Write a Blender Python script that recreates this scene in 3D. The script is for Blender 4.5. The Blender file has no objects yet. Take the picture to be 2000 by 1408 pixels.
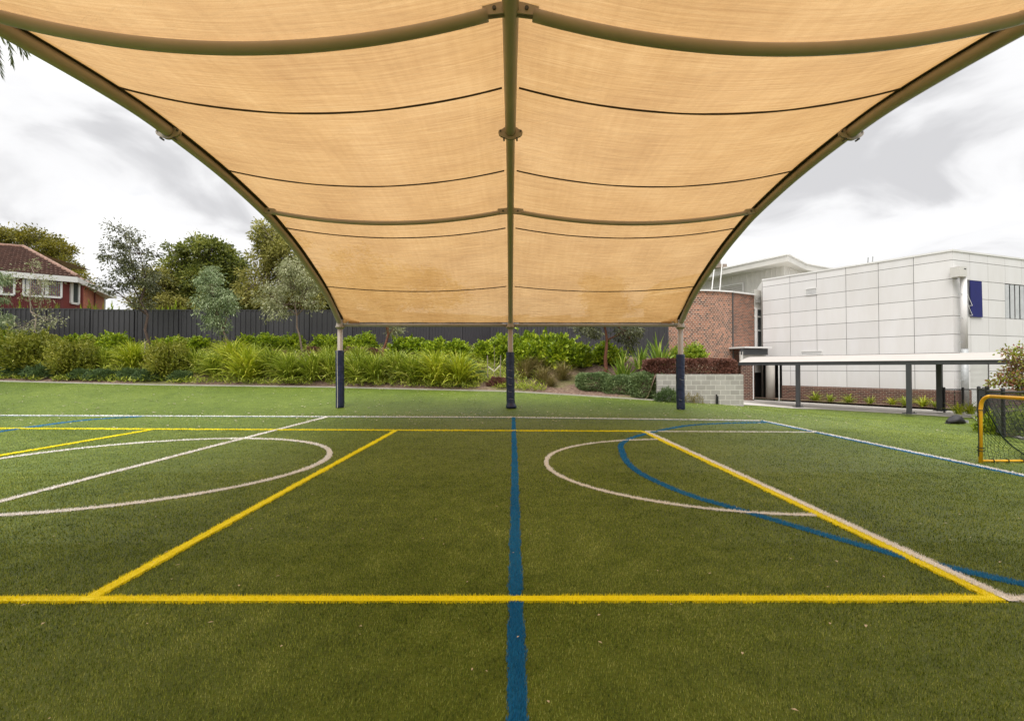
import bpy, math, random
import numpy as np
from mathutils import Vector
R = math.radians
random.seed(7)
RNG = np.random.default_rng(11)
SC = bpy.context.scene
COL = SC.collection

# ------------------------------------------------------------------ camera
CAMZ = 1.5
F = 949.0
PITCH = math.atan(15 / F)
YAW = -math.atan(3 / F)
cd = bpy.data.cameras.new('camera')
cam = bpy.data.objects.new('camera', cd)
COL.objects.link(cam)
cam.location = (0, 0, CAMZ)
cam.rotation_euler = (math.pi / 2 + PITCH, 0, YAW)
cd.sensor_width = 36
cd.lens = F / 2000 * 36
cd.clip_start = 0.05
cd.clip_end = 2000
SC.camera = cam

# ------------------------------------------------------------------ sky
w = bpy.data.worlds.new('World')
SC.world = w
w.use_nodes = True
SUN_EL, SUN_AZ = 58, 205      # azimuth clockwise from +Y


def build_world():
    nt = w.node_tree
    nt.nodes.clear()
    N = nt.nodes.new
    L = nt.links.new
    out = N('ShaderNodeOutputWorld')
    bg = N('ShaderNodeBackground')
    sky = N('ShaderNodeTexSky')
    sky.sky_type = 'NISHITA'
    sky.sun_disc = False
    sky.sun_elevation = R(SUN_EL)
    sky.sun_rotation = R(SUN_AZ)
    bgs = N('ShaderNodeBackground')
    bgs.inputs[1].default_value = 0.10
    L(sky.outputs[0], bgs.inputs[0])
    tc = N('ShaderNodeTexCoord')
    sep = N('ShaderNodeSeparateXYZ')
    L(tc.outputs['Generated'], sep.inputs[0])

    def m(op, a, b=None):
        n = N('ShaderNodeMath')
        n.operation = op
        for i, v in enumerate((a, b)):
            if v is None:
                continue
            if isinstance(v, (int, float)):
                n.inputs[i].default_value = v
            else:
                L(v, n.inputs[i])
        return n.outputs[0]
    zc = m('MAXIMUM', sep.outputs[2], 0.0)
    den = m('ADD', zc, 0.22)
    px = m('DIVIDE', sep.outputs[0], den)
    py = m('DIVIDE', sep.outputs[1], den)
    comb = N('ShaderNodeCombineXYZ')
    L(px, comb.inputs[0])
    L(py, comb.inputs[1])
    n1 = N('ShaderNodeTexNoise')
    n1.inputs['Scale'].default_value = 2.1
    n1.inputs['Detail'].default_value = 7
    n1.inputs['Roughness'].default_value = 0.48
    n1.inputs['Distortion'].default_value = 0.5
    off = N('ShaderNodeVectorMath')
    off.operation = 'ADD'
    off.inputs[1].default_value = (3.1, 1.7, 0)
    L(comb.outputs[0], off.inputs[0])
    L(off.outputs[0], n1.inputs['Vector'])
    cr = N('ShaderNodeValToRGB')
    cr.color_ramp.interpolation = 'EASE'
    e = cr.color_ramp.elements
    e[0].position = 0.34
    e[0].color = (0.56, 0.56, 0.575, 1)
    e[1].position = 0.62
    e[1].color = (0.95, 0.95, 0.95, 1)
    em = e.new(0.5)
    em.color = (0.79, 0.79, 0.80, 1)
    L(n1.outputs[0], cr.inputs[0])
    # overcast skies are brightest overhead
    mr = N('ShaderNodeMapRange')
    mr.interpolation_type = 'SMOOTHSTEP'
    mr.inputs[1].default_value = 0.55
    mr.inputs[2].default_value = 0.95
    mr.inputs[3].default_value = 1.0
    mr.inputs[4].default_value = 2.9
    L(zc, mr.inputs[0])
    bgc = N('ShaderNodeBackground')
    L(cr.outputs[0], bgc.inputs[0])
    L(mr.outputs[0], bgc.inputs[1])
    # thin gaps of blue
    n2 = N('ShaderNodeTexNoise')
    n2.inputs['Scale'].default_value = 1.7
    n2.inputs['Detail'].default_value = 5
    off2 = N('ShaderNodeVectorMath')
    off2.operation = 'ADD'
    off2.inputs[1].default_value = (9.3, 4.4, 2)
    L(comb.outputs[0], off2.inputs[0])
    L(off2.outputs[0], n2.inputs['Vector'])
    cr2 = N('ShaderNodeValToRGB')
    cr2.color_ramp.elements[0].position = 0.62
    cr2.color_ramp.elements[0].color = (0, 0, 0, 1)
    cr2.color_ramp.elements[1].position = 0.82
    cr2.color_ramp.elements[1].color = (0.6, 0.6, 0.6, 1)
    L(n2.outputs[0], cr2.inputs[0])
    mix = N('ShaderNodeMixShader')
    L(cr2.outputs[0], mix.inputs[0])
    L(bgc.outputs[0], mix.inputs[1])
    L(bgs.outputs[0], mix.inputs[2])
    L(mix.outputs[0], out.inputs[0])


build_world()
sl = bpy.data.lights.new('sun', 'SUN')
sl.energy = 1.9
sl.angle = R(35)
sl.color = (1.0, 0.96, 0.9)
sun = bpy.data.objects.new('sun', sl)
COL.objects.link(sun)
_d = Vector((math.sin(R(SUN_AZ)) * math.cos(R(SUN_EL)), math.cos(R(SUN_AZ)) * math.cos(R(SUN_EL)), math.sin(R(SUN_EL))))
sun.rotation_euler = _d.to_track_quat('Z', 'Y').to_euler()
SC.view_settings.view_transform = 'Standard'
SC.view_settings.look = 'None'
SC.view_settings.exposure = 0.32
SC.view_settings.gamma = 1
SC.render.engine = 'CYCLES'
SC.cycles.max_bounces = 8
SC.cycles.transparent_max_bounces = 12

# ------------------------------------------------------------------ projection helpers
_cp, _sp, _cy, _sy = math.cos(PITCH), math.sin(PITCH), math.cos(YAW), math.sin(YAW)


def ray(px, py):
    x, y, z = (px - 1000) / F, 1.0, (704 - py) / F
    y, z = y * _cp - z * _sp, y * _sp + z * _cp
    x, y = x * _cy - y * _sy, x * _sy + y * _cy
    return x, y, z


def W(px, py, Y):
    x, y, z = ray(px, py)
    k = Y / y
    return Vector((x * k, Y, CAMZ + z * k))


def sm(t):
    t = min(1.0, max(0.0, t))
    return t * t * (3 - 2 * t)


def interp(x, pts):
    return float(np.interp(x, [p[0] for p in pts], [p[1] for p in pts]))


# ------------------------------------------------------------------ terrain
EDGE_Y = [(-60, 24), (-28, 22.5), (-23, 22), (-15.8, 21.5), (-8, 21.2), (0, 21), (2.9, 20.6), (6.0, 20.1), (6.2, 20.0), (9.6, 20.0)]
EDGE_Z = [(-60, 1.0), (-28, 0.98), (-23, 0.9), (-15.8, 0.75), (-8, 0.66), (0, 0.48), (2.9, 0.33), (6.6, 0.12), (9.6, -0.03), (14, -0.1)]
BACK_Y = 25.6
BACK_Z = [(-60, 2.7), (-8, 2.65), (0, 2.35), (8.4, 2.0), (12, 2.0)]


def turf_z(x, y):
    ey = interp(x, EDGE_Y)
    z = interp(x, EDGE_Z) * sm((y - 15.8) / (ey - 15.8) * 0.97)
    z -= 0.5 * sm((x - 8) / 8.5) * sm((y - 3) / 8)
    return z


def bed_z(x, y):
    ey = interp(x, EDGE_Y)
    ez = interp(x, EDGE_Z)
    e2 = ez + 0.02 + (1.18 - ez) * sm((x - 5.6) / 0.5)
    t = (y - ey) / (BACK_Y - ey)
    t = min(1.0, max(0.0, t))
    return e2 + (interp(x, BACK_Z) - e2) * (0.55 * t + 0.45 * sm(t))


def hit(px, py, fn=turf_z):
    rx, ry, rz = ray(px, py)
    k = 2.0
    while k < 200:
        if CAMZ + rz * k <= fn(rx * k, ry * k):
            break
        k += 0.05
    return Vector((rx * k, ry * k, fn(rx * k, ry * k)))


# ------------------------------------------------------------------ object helpers
def link(name, me, parent=None, mat=None):
    o = bpy.data.objects.new(name, me)
    COL.objects.link(o)
    if parent is not None:
        o.parent = parent
    if mat is not None and me is not None:
        if len(me.materials) == 0:
            me.materials.append(mat)
    return o


def tag(o, label=None, cat=None, group=None, kind=None):
    if label:
        o['label'] = label
    if cat:
        o['category'] = cat
    if group:
        o['group'] = group
    if kind:
        o['kind'] = kind
    return o


def thing(name, loc, label, cat, group=None, rz=0.0):
    o = bpy.data.objects.new(name, None)
    o.empty_display_size = 0.2
    COL.objects.link(o)
    o.location = loc
    o.rotation_euler = (0, 0, rz)
    return tag(o, label, cat, group)


def copy_thing(src, loc, rz, scale, label):
    r = src.copy()
    COL.objects.link(r)
    r.location = loc
    r.rotation_euler = (0, 0, rz)
    r.scale = scale
    r['label'] = label
    for ch in list(src.children):
        c = ch.copy()
        COL.objects.link(c)
        c.parent = r
        for g in list(ch.children):
            d = g.copy()
            COL.objects.link(d)
            d.parent = c
    return r


class MB:
    def __init__(s):
        s.v, s.f, s.uv = [], [], []

    def face(s, pts, uv=None):
        b = len(s.v)
        s.v += [tuple(p) for p in pts]
        s.f.append(tuple(range(b, b + len(pts))))
        s.uv.append(uv if uv else [(0, 0)] * len(pts))

    def box(s, c, size, rz=0.0, ax=None):
        """box centred at c; ax = optional (X,Y,Z) unit axes"""
        if ax is None:
            ax = (Vector((math.cos(rz), math.sin(rz), 0)), Vector((-math.sin(rz), math.cos(rz), 0)), Vector((0, 0, 1)))
        c = Vector(c)
        hx, hy, hz = [k / 2 for k in size]
        P = {}
        for i in (-1, 1):
            for j in (-1, 1):
                for k in (-1, 1):
                    P[i, j, k] = c + ax[0] * hx * i + ax[1] * hy * j + ax[2] * hz * k
        for q, (ua, va) in (
            ([(-1, -1, -1), (1, -1, -1), (1, -1, 1), (-1, -1, 1)], (0, 2)),
            ([(1, 1, -1), (-1, 1, -1), (-1, 1, 1), (1, 1, 1)], (0, 2)),
            ([(-1, 1, -1), (-1, -1, -1), (-1, -1, 1), (-1, 1, 1)], (1, 2)),
            ([(1, -1, -1), (1, 1, -1), (1, 1, 1), (1, -1, 1)], (1, 2)),
            ([(-1, -1, 1), (1, -1, 1), (1, 1, 1), (-1, 1, 1)], (0, 1)),
                ([(-1, 1, -1), (1, 1, -1), (1, -1, -1), (-1, -1, -1)], (0, 1))):
            h = (hx, hy, hz)
            s.face([P[k] for k in q], [(k[ua] * h[ua], k[va] * h[va]) for k in q])

    def bar(s, a, b, wd, ht, up=(0, 0, 1)):
        a, b = Vector(a), Vector(b)
        d = (b - a)
        ln = d.length
        d.normalize()
        up = Vector(up)
        y = up.cross(d).normalized()
        z = d.cross(y).normalized()
        s.box((a + b) / 2, (ln, wd, ht), ax=(d, y, z))

    def tube(s, pts, rad, seg=8, cap=True):
        pts = [Vector(p) for p in pts]
        n = len(pts)
        if isinstance(rad, (int, float)):
            rad = [rad] * n
        t0 = (pts[1] - pts[0]).normalized()
        ref = Vector((0, 0, 1)) if abs(t0.z) < 0.9 else Vector((1, 0, 0))
        u = t0.cross(ref).normalized()
        rings = []
        acc = 0
        for i in range(n):
            if i == 0:
                t = t0
            elif i == n - 1:
                t = (pts[-1] - pts[-2]).normalized()
            else:
                t = ((pts[i] - pts[i - 1]).normalized() + (pts[i + 1] - pts[i]).normalized())
                t = t.normalized() if t.length > 1e-6 else (pts[i + 1] - pts[i]).normalized()
            u = (u - t * u.dot(t)).normalized()
            v = t.cross(u)
            if i:
                acc += (pts[i] - pts[i - 1]).length
            b = len(s.v)
            for k in range(seg):
                a = 2 * math.pi * k / seg
                s.v.append(tuple(pts[i] + (u * math.cos(a) + v * math.sin(a)) * rad[i]))
            rings.append((b, acc))
        for i in range(n - 1):
            a, la = rings[i]
            b, lb = rings[i + 1]
            for k in range(seg):
                k2 = (k + 1) % seg
                s.f.append((a + k, a + k2, b + k2, b + k))
                s.uv.append([(k / seg, la), ((k + 1) / seg, la), ((k + 1) / seg, lb), (k / seg, lb)])
        if cap:
            s.f.append(tuple(range(rings[0][0] + seg - 1, rings[0][0] - 1, -1)))
            s.uv.append([(0, 0)] * seg)
            s.f.append(tuple(range(rings[-1][0], rings[-1][0] + seg)))
            s.uv.append([(0, 0)] * seg)

    def grid(s, P, uv=None):
        """P[i][j] points"""
        b = len(s.v)
        n, m = len(P), len(P[0])
        for r in P:
            s.v += [tuple(p) for p in r]
        for i in range(n - 1):
            for j in range(m - 1):
                q = (b + i * m + j, b + i * m + j + 1, b + (i + 1) * m + j + 1, b + (i + 1) * m + j)
                s.f.append(q)
                if uv:
                    s.uv.append([uv[i][j], uv[i][j + 1], uv[i + 1][j + 1], uv[i + 1][j]])
                else:
                    s.uv.append([(0, 0)] * 4)

    def lathe(s, prof, c=(0, 0, 0), seg=20):
        c = Vector(c)
        P = []
        for r, z in prof:
            P.append([c + Vector((r * math.cos(2 * math.pi * k / seg), r * math.sin(2 * math.pi * k / seg), z)) for k in range(seg + 1)])
        s.grid(P)

    def build(s, name, mat, parent=None, smooth=False, bevel=0, weld=False):
        me = bpy.data.meshes.new(name)
        me.from_pydata(s.v, [], s.f)
        ul = me.uv_layers.new(name='UVMap')
        flat = [c for f in s.uv for p in f for c in p]
        ul.data.foreach_set('uv', flat)
        if smooth:
            me.polygons.foreach_set('use_smooth', [True] * len(me.polygons))
        me.materials.append(mat)
        me.update()
        o = link(name, me, parent)
        if weld:
            m = o.modifiers.new('weld', 'WELD')
            m.merge_threshold = 0.0005
        if bevel:
            m = o.modifiers.new('bevel', 'BEVEL')
            m.width = bevel
            m.segments = 2
            m.limit_method = 'ANGLE'
        return o


def np_mesh(name, V, Fq, mat, mats=None, midx=None):
    """fast mesh from arrays; Fq (n,k)"""
    me = bpy.data.meshes.new(name)
    V = np.asarray(V, dtype=np.float32)
    Fq = np.asarray(Fq, dtype=np.int32)
    n, k = Fq.shape
    me.vertices.add(len(V))
    me.vertices.foreach_set('co', V.ravel())
    me.loops.add(n * k)
    me.loops.foreach_set('vertex_index', Fq.ravel())
    me.polygons.add(n)
    me.polygons.foreach_set('loop_start', np.arange(0, n * k, k, dtype=np.int32))
    me.update(calc_edges=True)
    me.materials.append(mat)
    if mats:
        for x in mats:
            me.materials.append(x)
        me.polygons.foreach_set('material_index', midx)
    return me


# ------------------------------------------------------------------ materials
def newmat(name):
    m = bpy.data.materials.new(name)
    m.use_nodes = True
    nt = m.node_tree
    b = nt.nodes['Principled BSDF']
    return m, nt, b


def noise(nt, scale, detail=4, rough=0.55, vec=None, dist=0.0):
    n = nt.nodes.new('ShaderNodeTexNoise')
    n.inputs['Scale'].default_value = scale
    n.inputs['Detail'].default_value = detail
    n.inputs['Roughness'].default_value = rough
    n.inputs['Distortion'].default_value = dist
    if vec is not None:
        nt.links.new(vec, n.inputs['Vector'])
    return n


def ramp(nt, fac, stops):
    r = nt.nodes.new('ShaderNodeValToRGB')
    e = r.color_ramp.elements
    while len(e) < len(stops):
        e.new(0.5)
    for i, (p, c) in enumerate(stops):
        e[i].position = p
        e[i].color = (*c, 1) if len(c) == 3 else c
    nt.links.new(fac, r.inputs[0])
    return r.outputs[0]


def coord(nt, kind='Object', scale=(1, 1, 1)):
    tc = nt.nodes.new('ShaderNodeTexCoord')
    mp = nt.nodes.new('ShaderNodeMapping')
    mp.inputs['Scale'].default_value = scale
    nt.links.new(tc.outputs[kind], mp.inputs[0])
    return mp.outputs[0]


def bump(nt, b, h, strength=0.3, dist=0.02):
    n = nt.nodes.new('ShaderNodeBump')
    n.inputs['Strength'].default_value = strength
    n.inputs['Distance'].default_value = dist
    nt.links.new(h, n.inputs['Height'])
    nt.links.new(n.outputs[0], b.inputs['Normal'])
    return n


def plain(name, col, rough=0.6, var=0.12, scale=3.0, metal=0.0, bmp=0.0, bscale=40):
    m, nt, b = newmat(name)
    v = coord(nt)
    n = noise(nt, scale, 5, 0.6, v)
    c1 = tuple(max(0, c * (1 - var)) for c in col)
    c2 = tuple(min(1, c * (1 + var)) for c in col)
    nt.links.new(ramp(nt, n.outputs[0], [(0.3, c1), (0.7, c2)]), b.inputs['Base Color'])
    b.inputs['Roughness'].default_value = rough
    b.inputs['Metallic'].default_value = metal
    if bmp:
        bump(nt, b, noise(nt, bscale, 4, 0.6, v).outputs[0], bmp, 0.01)
    return m


def leafmat(name, stops, rough=0.5, trans=0.25, clump=1.2, spec=0.4):
    """leaf colour from a random value per leaf, mixed with a slow clump noise"""
    m, nt, b = newmat(name)
    L = nt.links.new
    g = nt.nodes.new('ShaderNodeNewGeometry')
    n = noise(nt, clump, 2, 0.5, coord(nt))
    mx = nt.nodes.new('ShaderNodeMath')
    mx.operation = 'MULTIPLY_ADD'
    L(g.outputs['Random Per Island'], mx.inputs[0])
    mx.inputs[1].default_value = 0.65
    s2 = nt.nodes.new('ShaderNodeMath')
    s2.operation = 'MULTIPLY_ADD'
    L(n.outputs[0], s2.inputs[0])
    s2.inputs[1].default_value = 0.9
    s2.inputs[2].default_value = -0.27
    L(s2.outputs[0], mx.inputs[2])
    c = ramp(nt, mx.outputs[0], stops)
    L(c, b.inputs['Base Color'])
    b.inputs['Roughness'].default_value = rough
    b.inputs['Specular IOR Level'].default_value = spec
    tr = nt.nodes.new('ShaderNodeBsdfTranslucent')
    L(c, tr.inputs[0])
    mix = nt.nodes.new('ShaderNodeMixShader')
    mix.inputs[0].default_value = trans
    L(b.outputs[0], mix.inputs[1])
    L(tr.outputs[0], mix.inputs[2])
    L(mix.outputs[0], nt.nodes['Material Output'].inputs[0])
    return m


def brickmat(name, c1, c2, mortar, bw=0.24, bh=0.086, ms=0.012, bias=0.0, offset=0.5, dirt=None, mbump=0.4):
    m, nt, b = newmat(name)
    L = nt.links.new
    tc = nt.nodes.new('ShaderNodeTexCoord')
    br = nt.nodes.new('ShaderNodeTexBrick')
    L(tc.outputs['UV'], br.inputs['Vector'])
    br.inputs['Scale'].default_value = 1.0
    br.inputs['Brick Width'].default_value = bw
    br.inputs['Row Height'].default_value = bh
    br.inputs['Mortar Size'].default_value = ms
    br.inputs['Mortar Smooth'].default_value = 0.1
    br.inputs['Bias'].default_value = bias
    br.offset = offset
    br.inputs['Color1'].default_value = (*c1, 1)
    br.inputs['Color2'].default_value = (*c2, 1)
    br.inputs['Mortar'].default_value = (*mortar, 1)
    n = noise(nt, 1.3, 6, 0.65, tc.outputs['UV'])
    mx = nt.nodes.new('ShaderNodeMix')
    mx.data_type = 'RGBA'
    mx.blend_type = 'MULTIPLY'
    mx.inputs[0].default_value = 0.5
    L(br.outputs['Color'], mx.inputs[6])
    L(ramp(nt, n.outputs[0], [(0.3, (0.6, 0.58, 0.55)), (0.65, (1, 1, 1))]), mx.inputs[7])
    L(mx.outputs[2], b.inputs['Base Color'])
    b.inputs['Roughness'].default_value = 0.85
    inv = nt.nodes.new('ShaderNodeMath')
    inv.operation = 'SUBTRACT'
    inv.inputs[0].default_value = 1
    L(br.outputs['Fac'], inv.inputs[1])
    bump(nt, b, inv.outputs[0], mbump, 0.008)
    return m


M = {}
M['frame'] = plain('beige_powder_coat', (0.35, 0.295, 0.25), 0.42, 0.07, 1.5)
M['seam'] = plain('dark_seam_thread', (0.055, 0.035, 0.015), 0.9)
M['steel'] = plain('galvanised_steel', (0.42, 0.43, 0.43), 0.5, 0.15, 8, 0.25)
M['white'] = plain('white_paint', (0.72, 0.71, 0.69), 0.5, 0.04, 1.0)
M['cream'] = plain('cream_metal', (0.60, 0.58, 0.54), 0.5, 0.05, 0.8)
M['darksteel'] = plain('dark_grey_steel', (0.045, 0.047, 0.05), 0.45, 0.15, 3)
M['black'] = plain('black_coating', (0.012, 0.012, 0.013), 0.5, 0.2, 5)
M['grey_joint'] = plain('dark_joint', (0.09, 0.085, 0.08), 0.9)
M['concrete'] = plain('concrete', (0.43, 0.40, 0.36), 0.85, 0.14, 1.2, 0, 0.25, 30)
M['timber'] = plain('weathered_timber', (0.26, 0.21, 0.17), 0.85, 0.25, 12, 0, 0.3, 30)
M['webbing'] = plain('pale_webbing', (0.55, 0.50, 0.40), 0.9)
M['goal_yellow'] = plain('yellow_enamel', (0.86, 0.47, 0.015), 0.35, 0.08, 4)
M['net'] = plain('dark_green_cord', (0.012, 0.03, 0.018), 0.8)
M['blue_panel'] = plain('navy_sunshade', (0.006, 0.010, 0.12), 0.8)
M['louvre'] = plain('grey_louvre_blade', (0.50, 0.51, 0.52), 0.45)
M['interior'] = plain('dark_interior', (0.03, 0.027, 0.025), 0.8)
M['bark'] = plain('grey_brown_bark', (0.17, 0.12, 0.09), 0.9, 0.4, 14, 0, 0.5, 30)
M['bark_red'] = plain('red_brown_bark', (0.17, 0.065, 0.035), 0.85, 0.35, 12, 0, 0.5, 30)
M['tile_edge'] = plain('lap_shade_tile_edge', (0.07, 0.035, 0.025), 0.9, 0.4, 5)  # darker riser colour: painted lap shadow as well as weathered tile noses
M['bark_dark'] = plain('dark_bark', (0.085, 0.055, 0.042), 0.9, 0.4, 14)
M['bark_pale'] = plain('pale_bark', (0.30, 0.24, 0.19), 0.85, 0.3, 12, 0, 0.4, 30)
M['litter'] = plain('dry_leaf_fleck', (0.55, 0.48, 0.36), 0.8)
M['red_cladding'] = plain('dark_red_cladding', (0.17, 0.032, 0.028), 0.6, 0.1)
M['blockwall'] = brickmat('grey_concrete_block', (0.34, 0.325, 0.30), (0.43, 0.41, 0.385), (0.60, 0.58, 0.54), 0.40, 0.20, 0.012)
M['brick_pink'] = brickmat('salmon_and_dark_brick', (0.50, 0.19, 0.11), (0.10, 0.05, 0.05), (0.60, 0.50, 0.42), 0.25, 0.105, 0.020, -0.12)
M['brick_red'] = brickmat('mixed_red_brick', (0.34, 0.125, 0.07), (0.09, 0.045, 0.04), (0.34, 0.28, 0.22), 0.25, 0.095, 0.012, -0.1)
M['brick_brown'] = brickmat('brown_brick', (0.17, 0.065, 0.045), (0.075, 0.035, 0.03), (0.32, 0.26, 0.2), 0.26, 0.10, 0.012, 0.0)
M['brick_orange'] = brickmat('orange_brick', (0.62, 0.16, 0.065), (0.42, 0.10, 0.045), (0.30, 0.18, 0.13), 0.24, 0.10, 0.012, 0.0)


def glassmat():
    m, nt, b = newmat('dark_window_glass')
    b.inputs['Base Color'].default_value = (0.06, 0.07, 0.075, 1)
    b.inputs['Roughness'].default_value = 0.06
    b.inputs['Specular IOR Level'].default_value = 0.9
    return m


M['glass'] = glassmat()


def panelmat():
    m, nt, b = newmat('white_wall_panel')
    v = coord(nt)
    g = nt.nodes.new('ShaderNodeNewGeometry')
    c = ramp(nt, g.outputs['Random Per Island'], [(0, (0.69, 0.675, 0.67)), (1, (0.75, 0.735, 0.73))])
    n = noise(nt, 1.2, 5, 0.6, coord(nt, 'Object', (1, 1, 0.25)))
    mx = nt.nodes.new('ShaderNodeMix')
    mx.data_type = 'RGBA'
    mx.blend_type = 'MULTIPLY'
    mx.inputs[0].default_value = 1
    nt.links.new(c, mx.inputs[6])
    nt.links.new(ramp(nt, n.outputs[0], [(0.3, (0.93, 0.92, 0.90)), (0.65, (1, 1, 1))]), mx.inputs[7])
    nt.links.new(mx.outputs[2], b.inputs['Base Color'])
    b.inputs['Roughness'].default_value = 0.45
    return m


M['panel'] = panelmat()


def fabricmat():
    m, nt, b = newmat('sand_shade_cloth')
    L = nt.links.new
    tc = nt.nodes.new('ShaderNodeTexCoord')

    def mp(s):
        x = nt.nodes.new('ShaderNodeMapping')
        x.inputs['Scale'].default_value = s
        L(tc.outputs['UV'], x.inputs[0])
        return x.outputs[0]
    streak = noise(nt, 1.0, 6, 0.75, mp((0.7, 26, 1)))       # cross streaks of the knit
    fine = noise(nt, 1.0, 3, 0.6, mp((70, 190, 1)))
    blot = noise(nt, 0.7, 4, 0.55, mp((1, 1, 1)))
    band = noise(nt, 1.0, 2, 0.5, mp((11, 0.8, 1)))       # soft lengthwise ripples
    crease = noise(nt, 1.0, 4, 0.6, mp((2.2, 5, 1)), 1.5)

    def madd(a, k, c):
        x = nt.nodes.new('ShaderNodeMath')
        x.operation = 'MULTIPLY_ADD'
        L(a, x.inputs[0])
        x.inputs[1].default_value = k
        if isinstance(c, (int, float)):
            x.inputs[2].default_value = c
        else:
            L(c, x.inputs[2])
        return x.outputs[0]
    s = madd(streak.outputs[0], 0.62, madd(fine.outputs[0], 0.30, madd(blot.outputs[0], 0.34, madd(band.outputs[0], 0.13, -0.20))))
    col = ramp(nt, s, [(0.30, (0.36, 0.185, 0.060)), (0.5, (0.50, 0.288, 0.108)), (0.70, (0.64, 0.405, 0.18))])
    L(col, b.inputs['Base Color'])
    b.inputs['Roughness'].default_value = 0.8
    b.inputs['Specular IOR Level'].default_value = 0.15
    bp = bump(nt, b, crease.outputs[0], 0.6, 0.09)
    tr = nt.nodes.new('ShaderNodeBsdfTranslucent')
    L(col, tr.inputs[0])
    L(bp.outputs[0], tr.inputs['Normal'])
    tp = nt.nodes.new('ShaderNodeBsdfTransparent')
    tp.inputs[0].default_value = (1.0, 0.93, 0.8, 1)
    m1 = nt.nodes.new('ShaderNodeMixShader')
    m1.inputs[0].default_value = 0.66
    L(b.outputs[0], m1.inputs[1])
    L(tr.outputs[0], m1.inputs[2])
    m2 = nt.nodes.new('ShaderNodeMixShader')
    m2.inputs[0].default_value = 0.075
    L(m1.outputs[0], m2.inputs[1])
    L(tp.outputs[0], m2.inputs[2])
    L(m2.outputs[0], nt.nodes['Material Output'].inputs[0])
    return m


M['fabric'] = fabricmat()


def padmat():
    m, nt, b = newmat('navy_vinyl')
    n = noise(nt, 6, 4, 0.6, coord(nt))
    L = nt.links.new
    L(ramp(nt, n.outputs[0], [(0.3, (0.005, 0.010, 0.042)), (0.7, (0.010, 0.019, 0.075))]), b.inputs['Base Color'])
    b.inputs['Roughness'].default_value = 0.3
    w1 = noise(nt, 1.0, 3, 0.6, coord(nt, 'Object', (4, 4, 16)), 1.0)
    bump(nt, b, w1.outputs[0], 0.5, 0.03)
    return m


M['pad'] = padmat()
M['walk_roof'] = plain('stone_roof_sheet', (0.42, 0.385, 0.35), 0.6, 0.06, 0.7)


def pile_normal(nt, b, k=0.55):
    """blades are so thin that the pile shades mostly like the soft surface it forms"""
    g = nt.nodes.new('ShaderNodeNewGeometry')
    mx = nt.nodes.new('ShaderNodeMix')
    mx.data_type = 'VECTOR'
    mx.inputs[0].default_value = k
    nt.links.new(g.outputs['Normal'], mx.inputs[4])
    mx.inputs[5].default_value = (0, 0, 1)
    nz = nt.nodes.new('ShaderNodeVectorMath')
    nz.operation = 'NORMALIZE'
    nt.links.new(mx.outputs[1], nz.inputs[0])
    nt.links.new(nz.outputs[0], b.inputs['Normal'])


def turfmat(name, base, k=1.0):
    """artificial turf: mottled pile, lighter and browner patches that belong to the pile"""
    m, nt, b = newmat(name)
    L = nt.links.new
    v = coord(nt)
    big = noise(nt, 0.35, 4, 0.6, v)
    mid = noise(nt, 3.5, 4, 0.65, v)
    fine = noise(nt, 42, 3, 0.7, v)

    def madd(a, kk, c):
        x = nt.nodes.new('ShaderNodeMath')
        x.operation = 'MULTIPLY_ADD'
        L(a, x.inputs[0])
        x.inputs[1].default_value = kk
        if isinstance(c, (int, float)):
            x.inputs[2].default_value = c
        else:
            L(c, x.inputs[2])
        return x.outputs[0]
    if base == 'blade':
        g = nt.nodes.new('ShaderNodeNewGeometry')
        s = madd(g.outputs['Random Per Island'], 0.66, madd(mid.outputs[0], 0.55, madd(big.outputs[0], 0.45, -0.33)))
    else:
        s = madd(fine.outputs[0], 0.5, madd(mid.outputs[0], 0.35, madd(big.outputs[0], 0.4, -0.12)))
    if base == 'blade':
        st = [(0.17, (0.026, 0.050, 0.004)), (0.45, (0.140, 0.200, 0.018)), (0.68, (0.25, 0.312, 0.044)), (0.95, (0.52, 0.55, 0.18))]
    else:
        st = [(0.25, (0.030, 0.052, 0.004)), (0.5, (0.092, 0.135, 0.012)), (0.8, (0.165, 0.21, 0.03))]
    st = [(p, tuple(x * k for x in c)) for p, c in st]
    L(ramp(nt, s, st), b.inputs['Base Color'])
    b.inputs['Roughness'].default_value = 0.55
    b.inputs['Specular IOR Level'].default_value = 0.25
    if base != 'blade':
        bump(nt, b, fine.outputs[0], 0.6, 0.02)
    else:
        pile_normal(nt, b, 0.24)
    return m


M['turf'] = turfmat('turf_pile_base', 'base')
M['blade'] = turfmat('turf_blade', 'blade')


def linemat(name, col, var=0.25):
    m, nt, b = newmat(name)
    g = nt.nodes.new('ShaderNodeNewGeometry')
    c1 = tuple(c * (1 - var) for c in col)
    nt.links.new(ramp(nt, g.outputs['Random Per Island'], [(0, c1), (1, tuple(min(1, c * (1 + var * 0.6)) for c in col))]), b.inputs['Base Color'])
    b.inputs['Roughness'].default_value = 0.5
    b.inputs['Specular IOR Level'].default_value = 0.25
    pile_normal(nt, b, 0.42)
    return m


M['line_yellow'] = linemat('yellow_turf', (1.0, 0.84, 0.002), 0.12)
M['line_white'] = linemat('white_turf', (0.86, 0.85, 0.83), 0.10)
M['line_blue'] = linemat('blue_turf', (0.003, 0.185, 0.42), 0.3)


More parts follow.
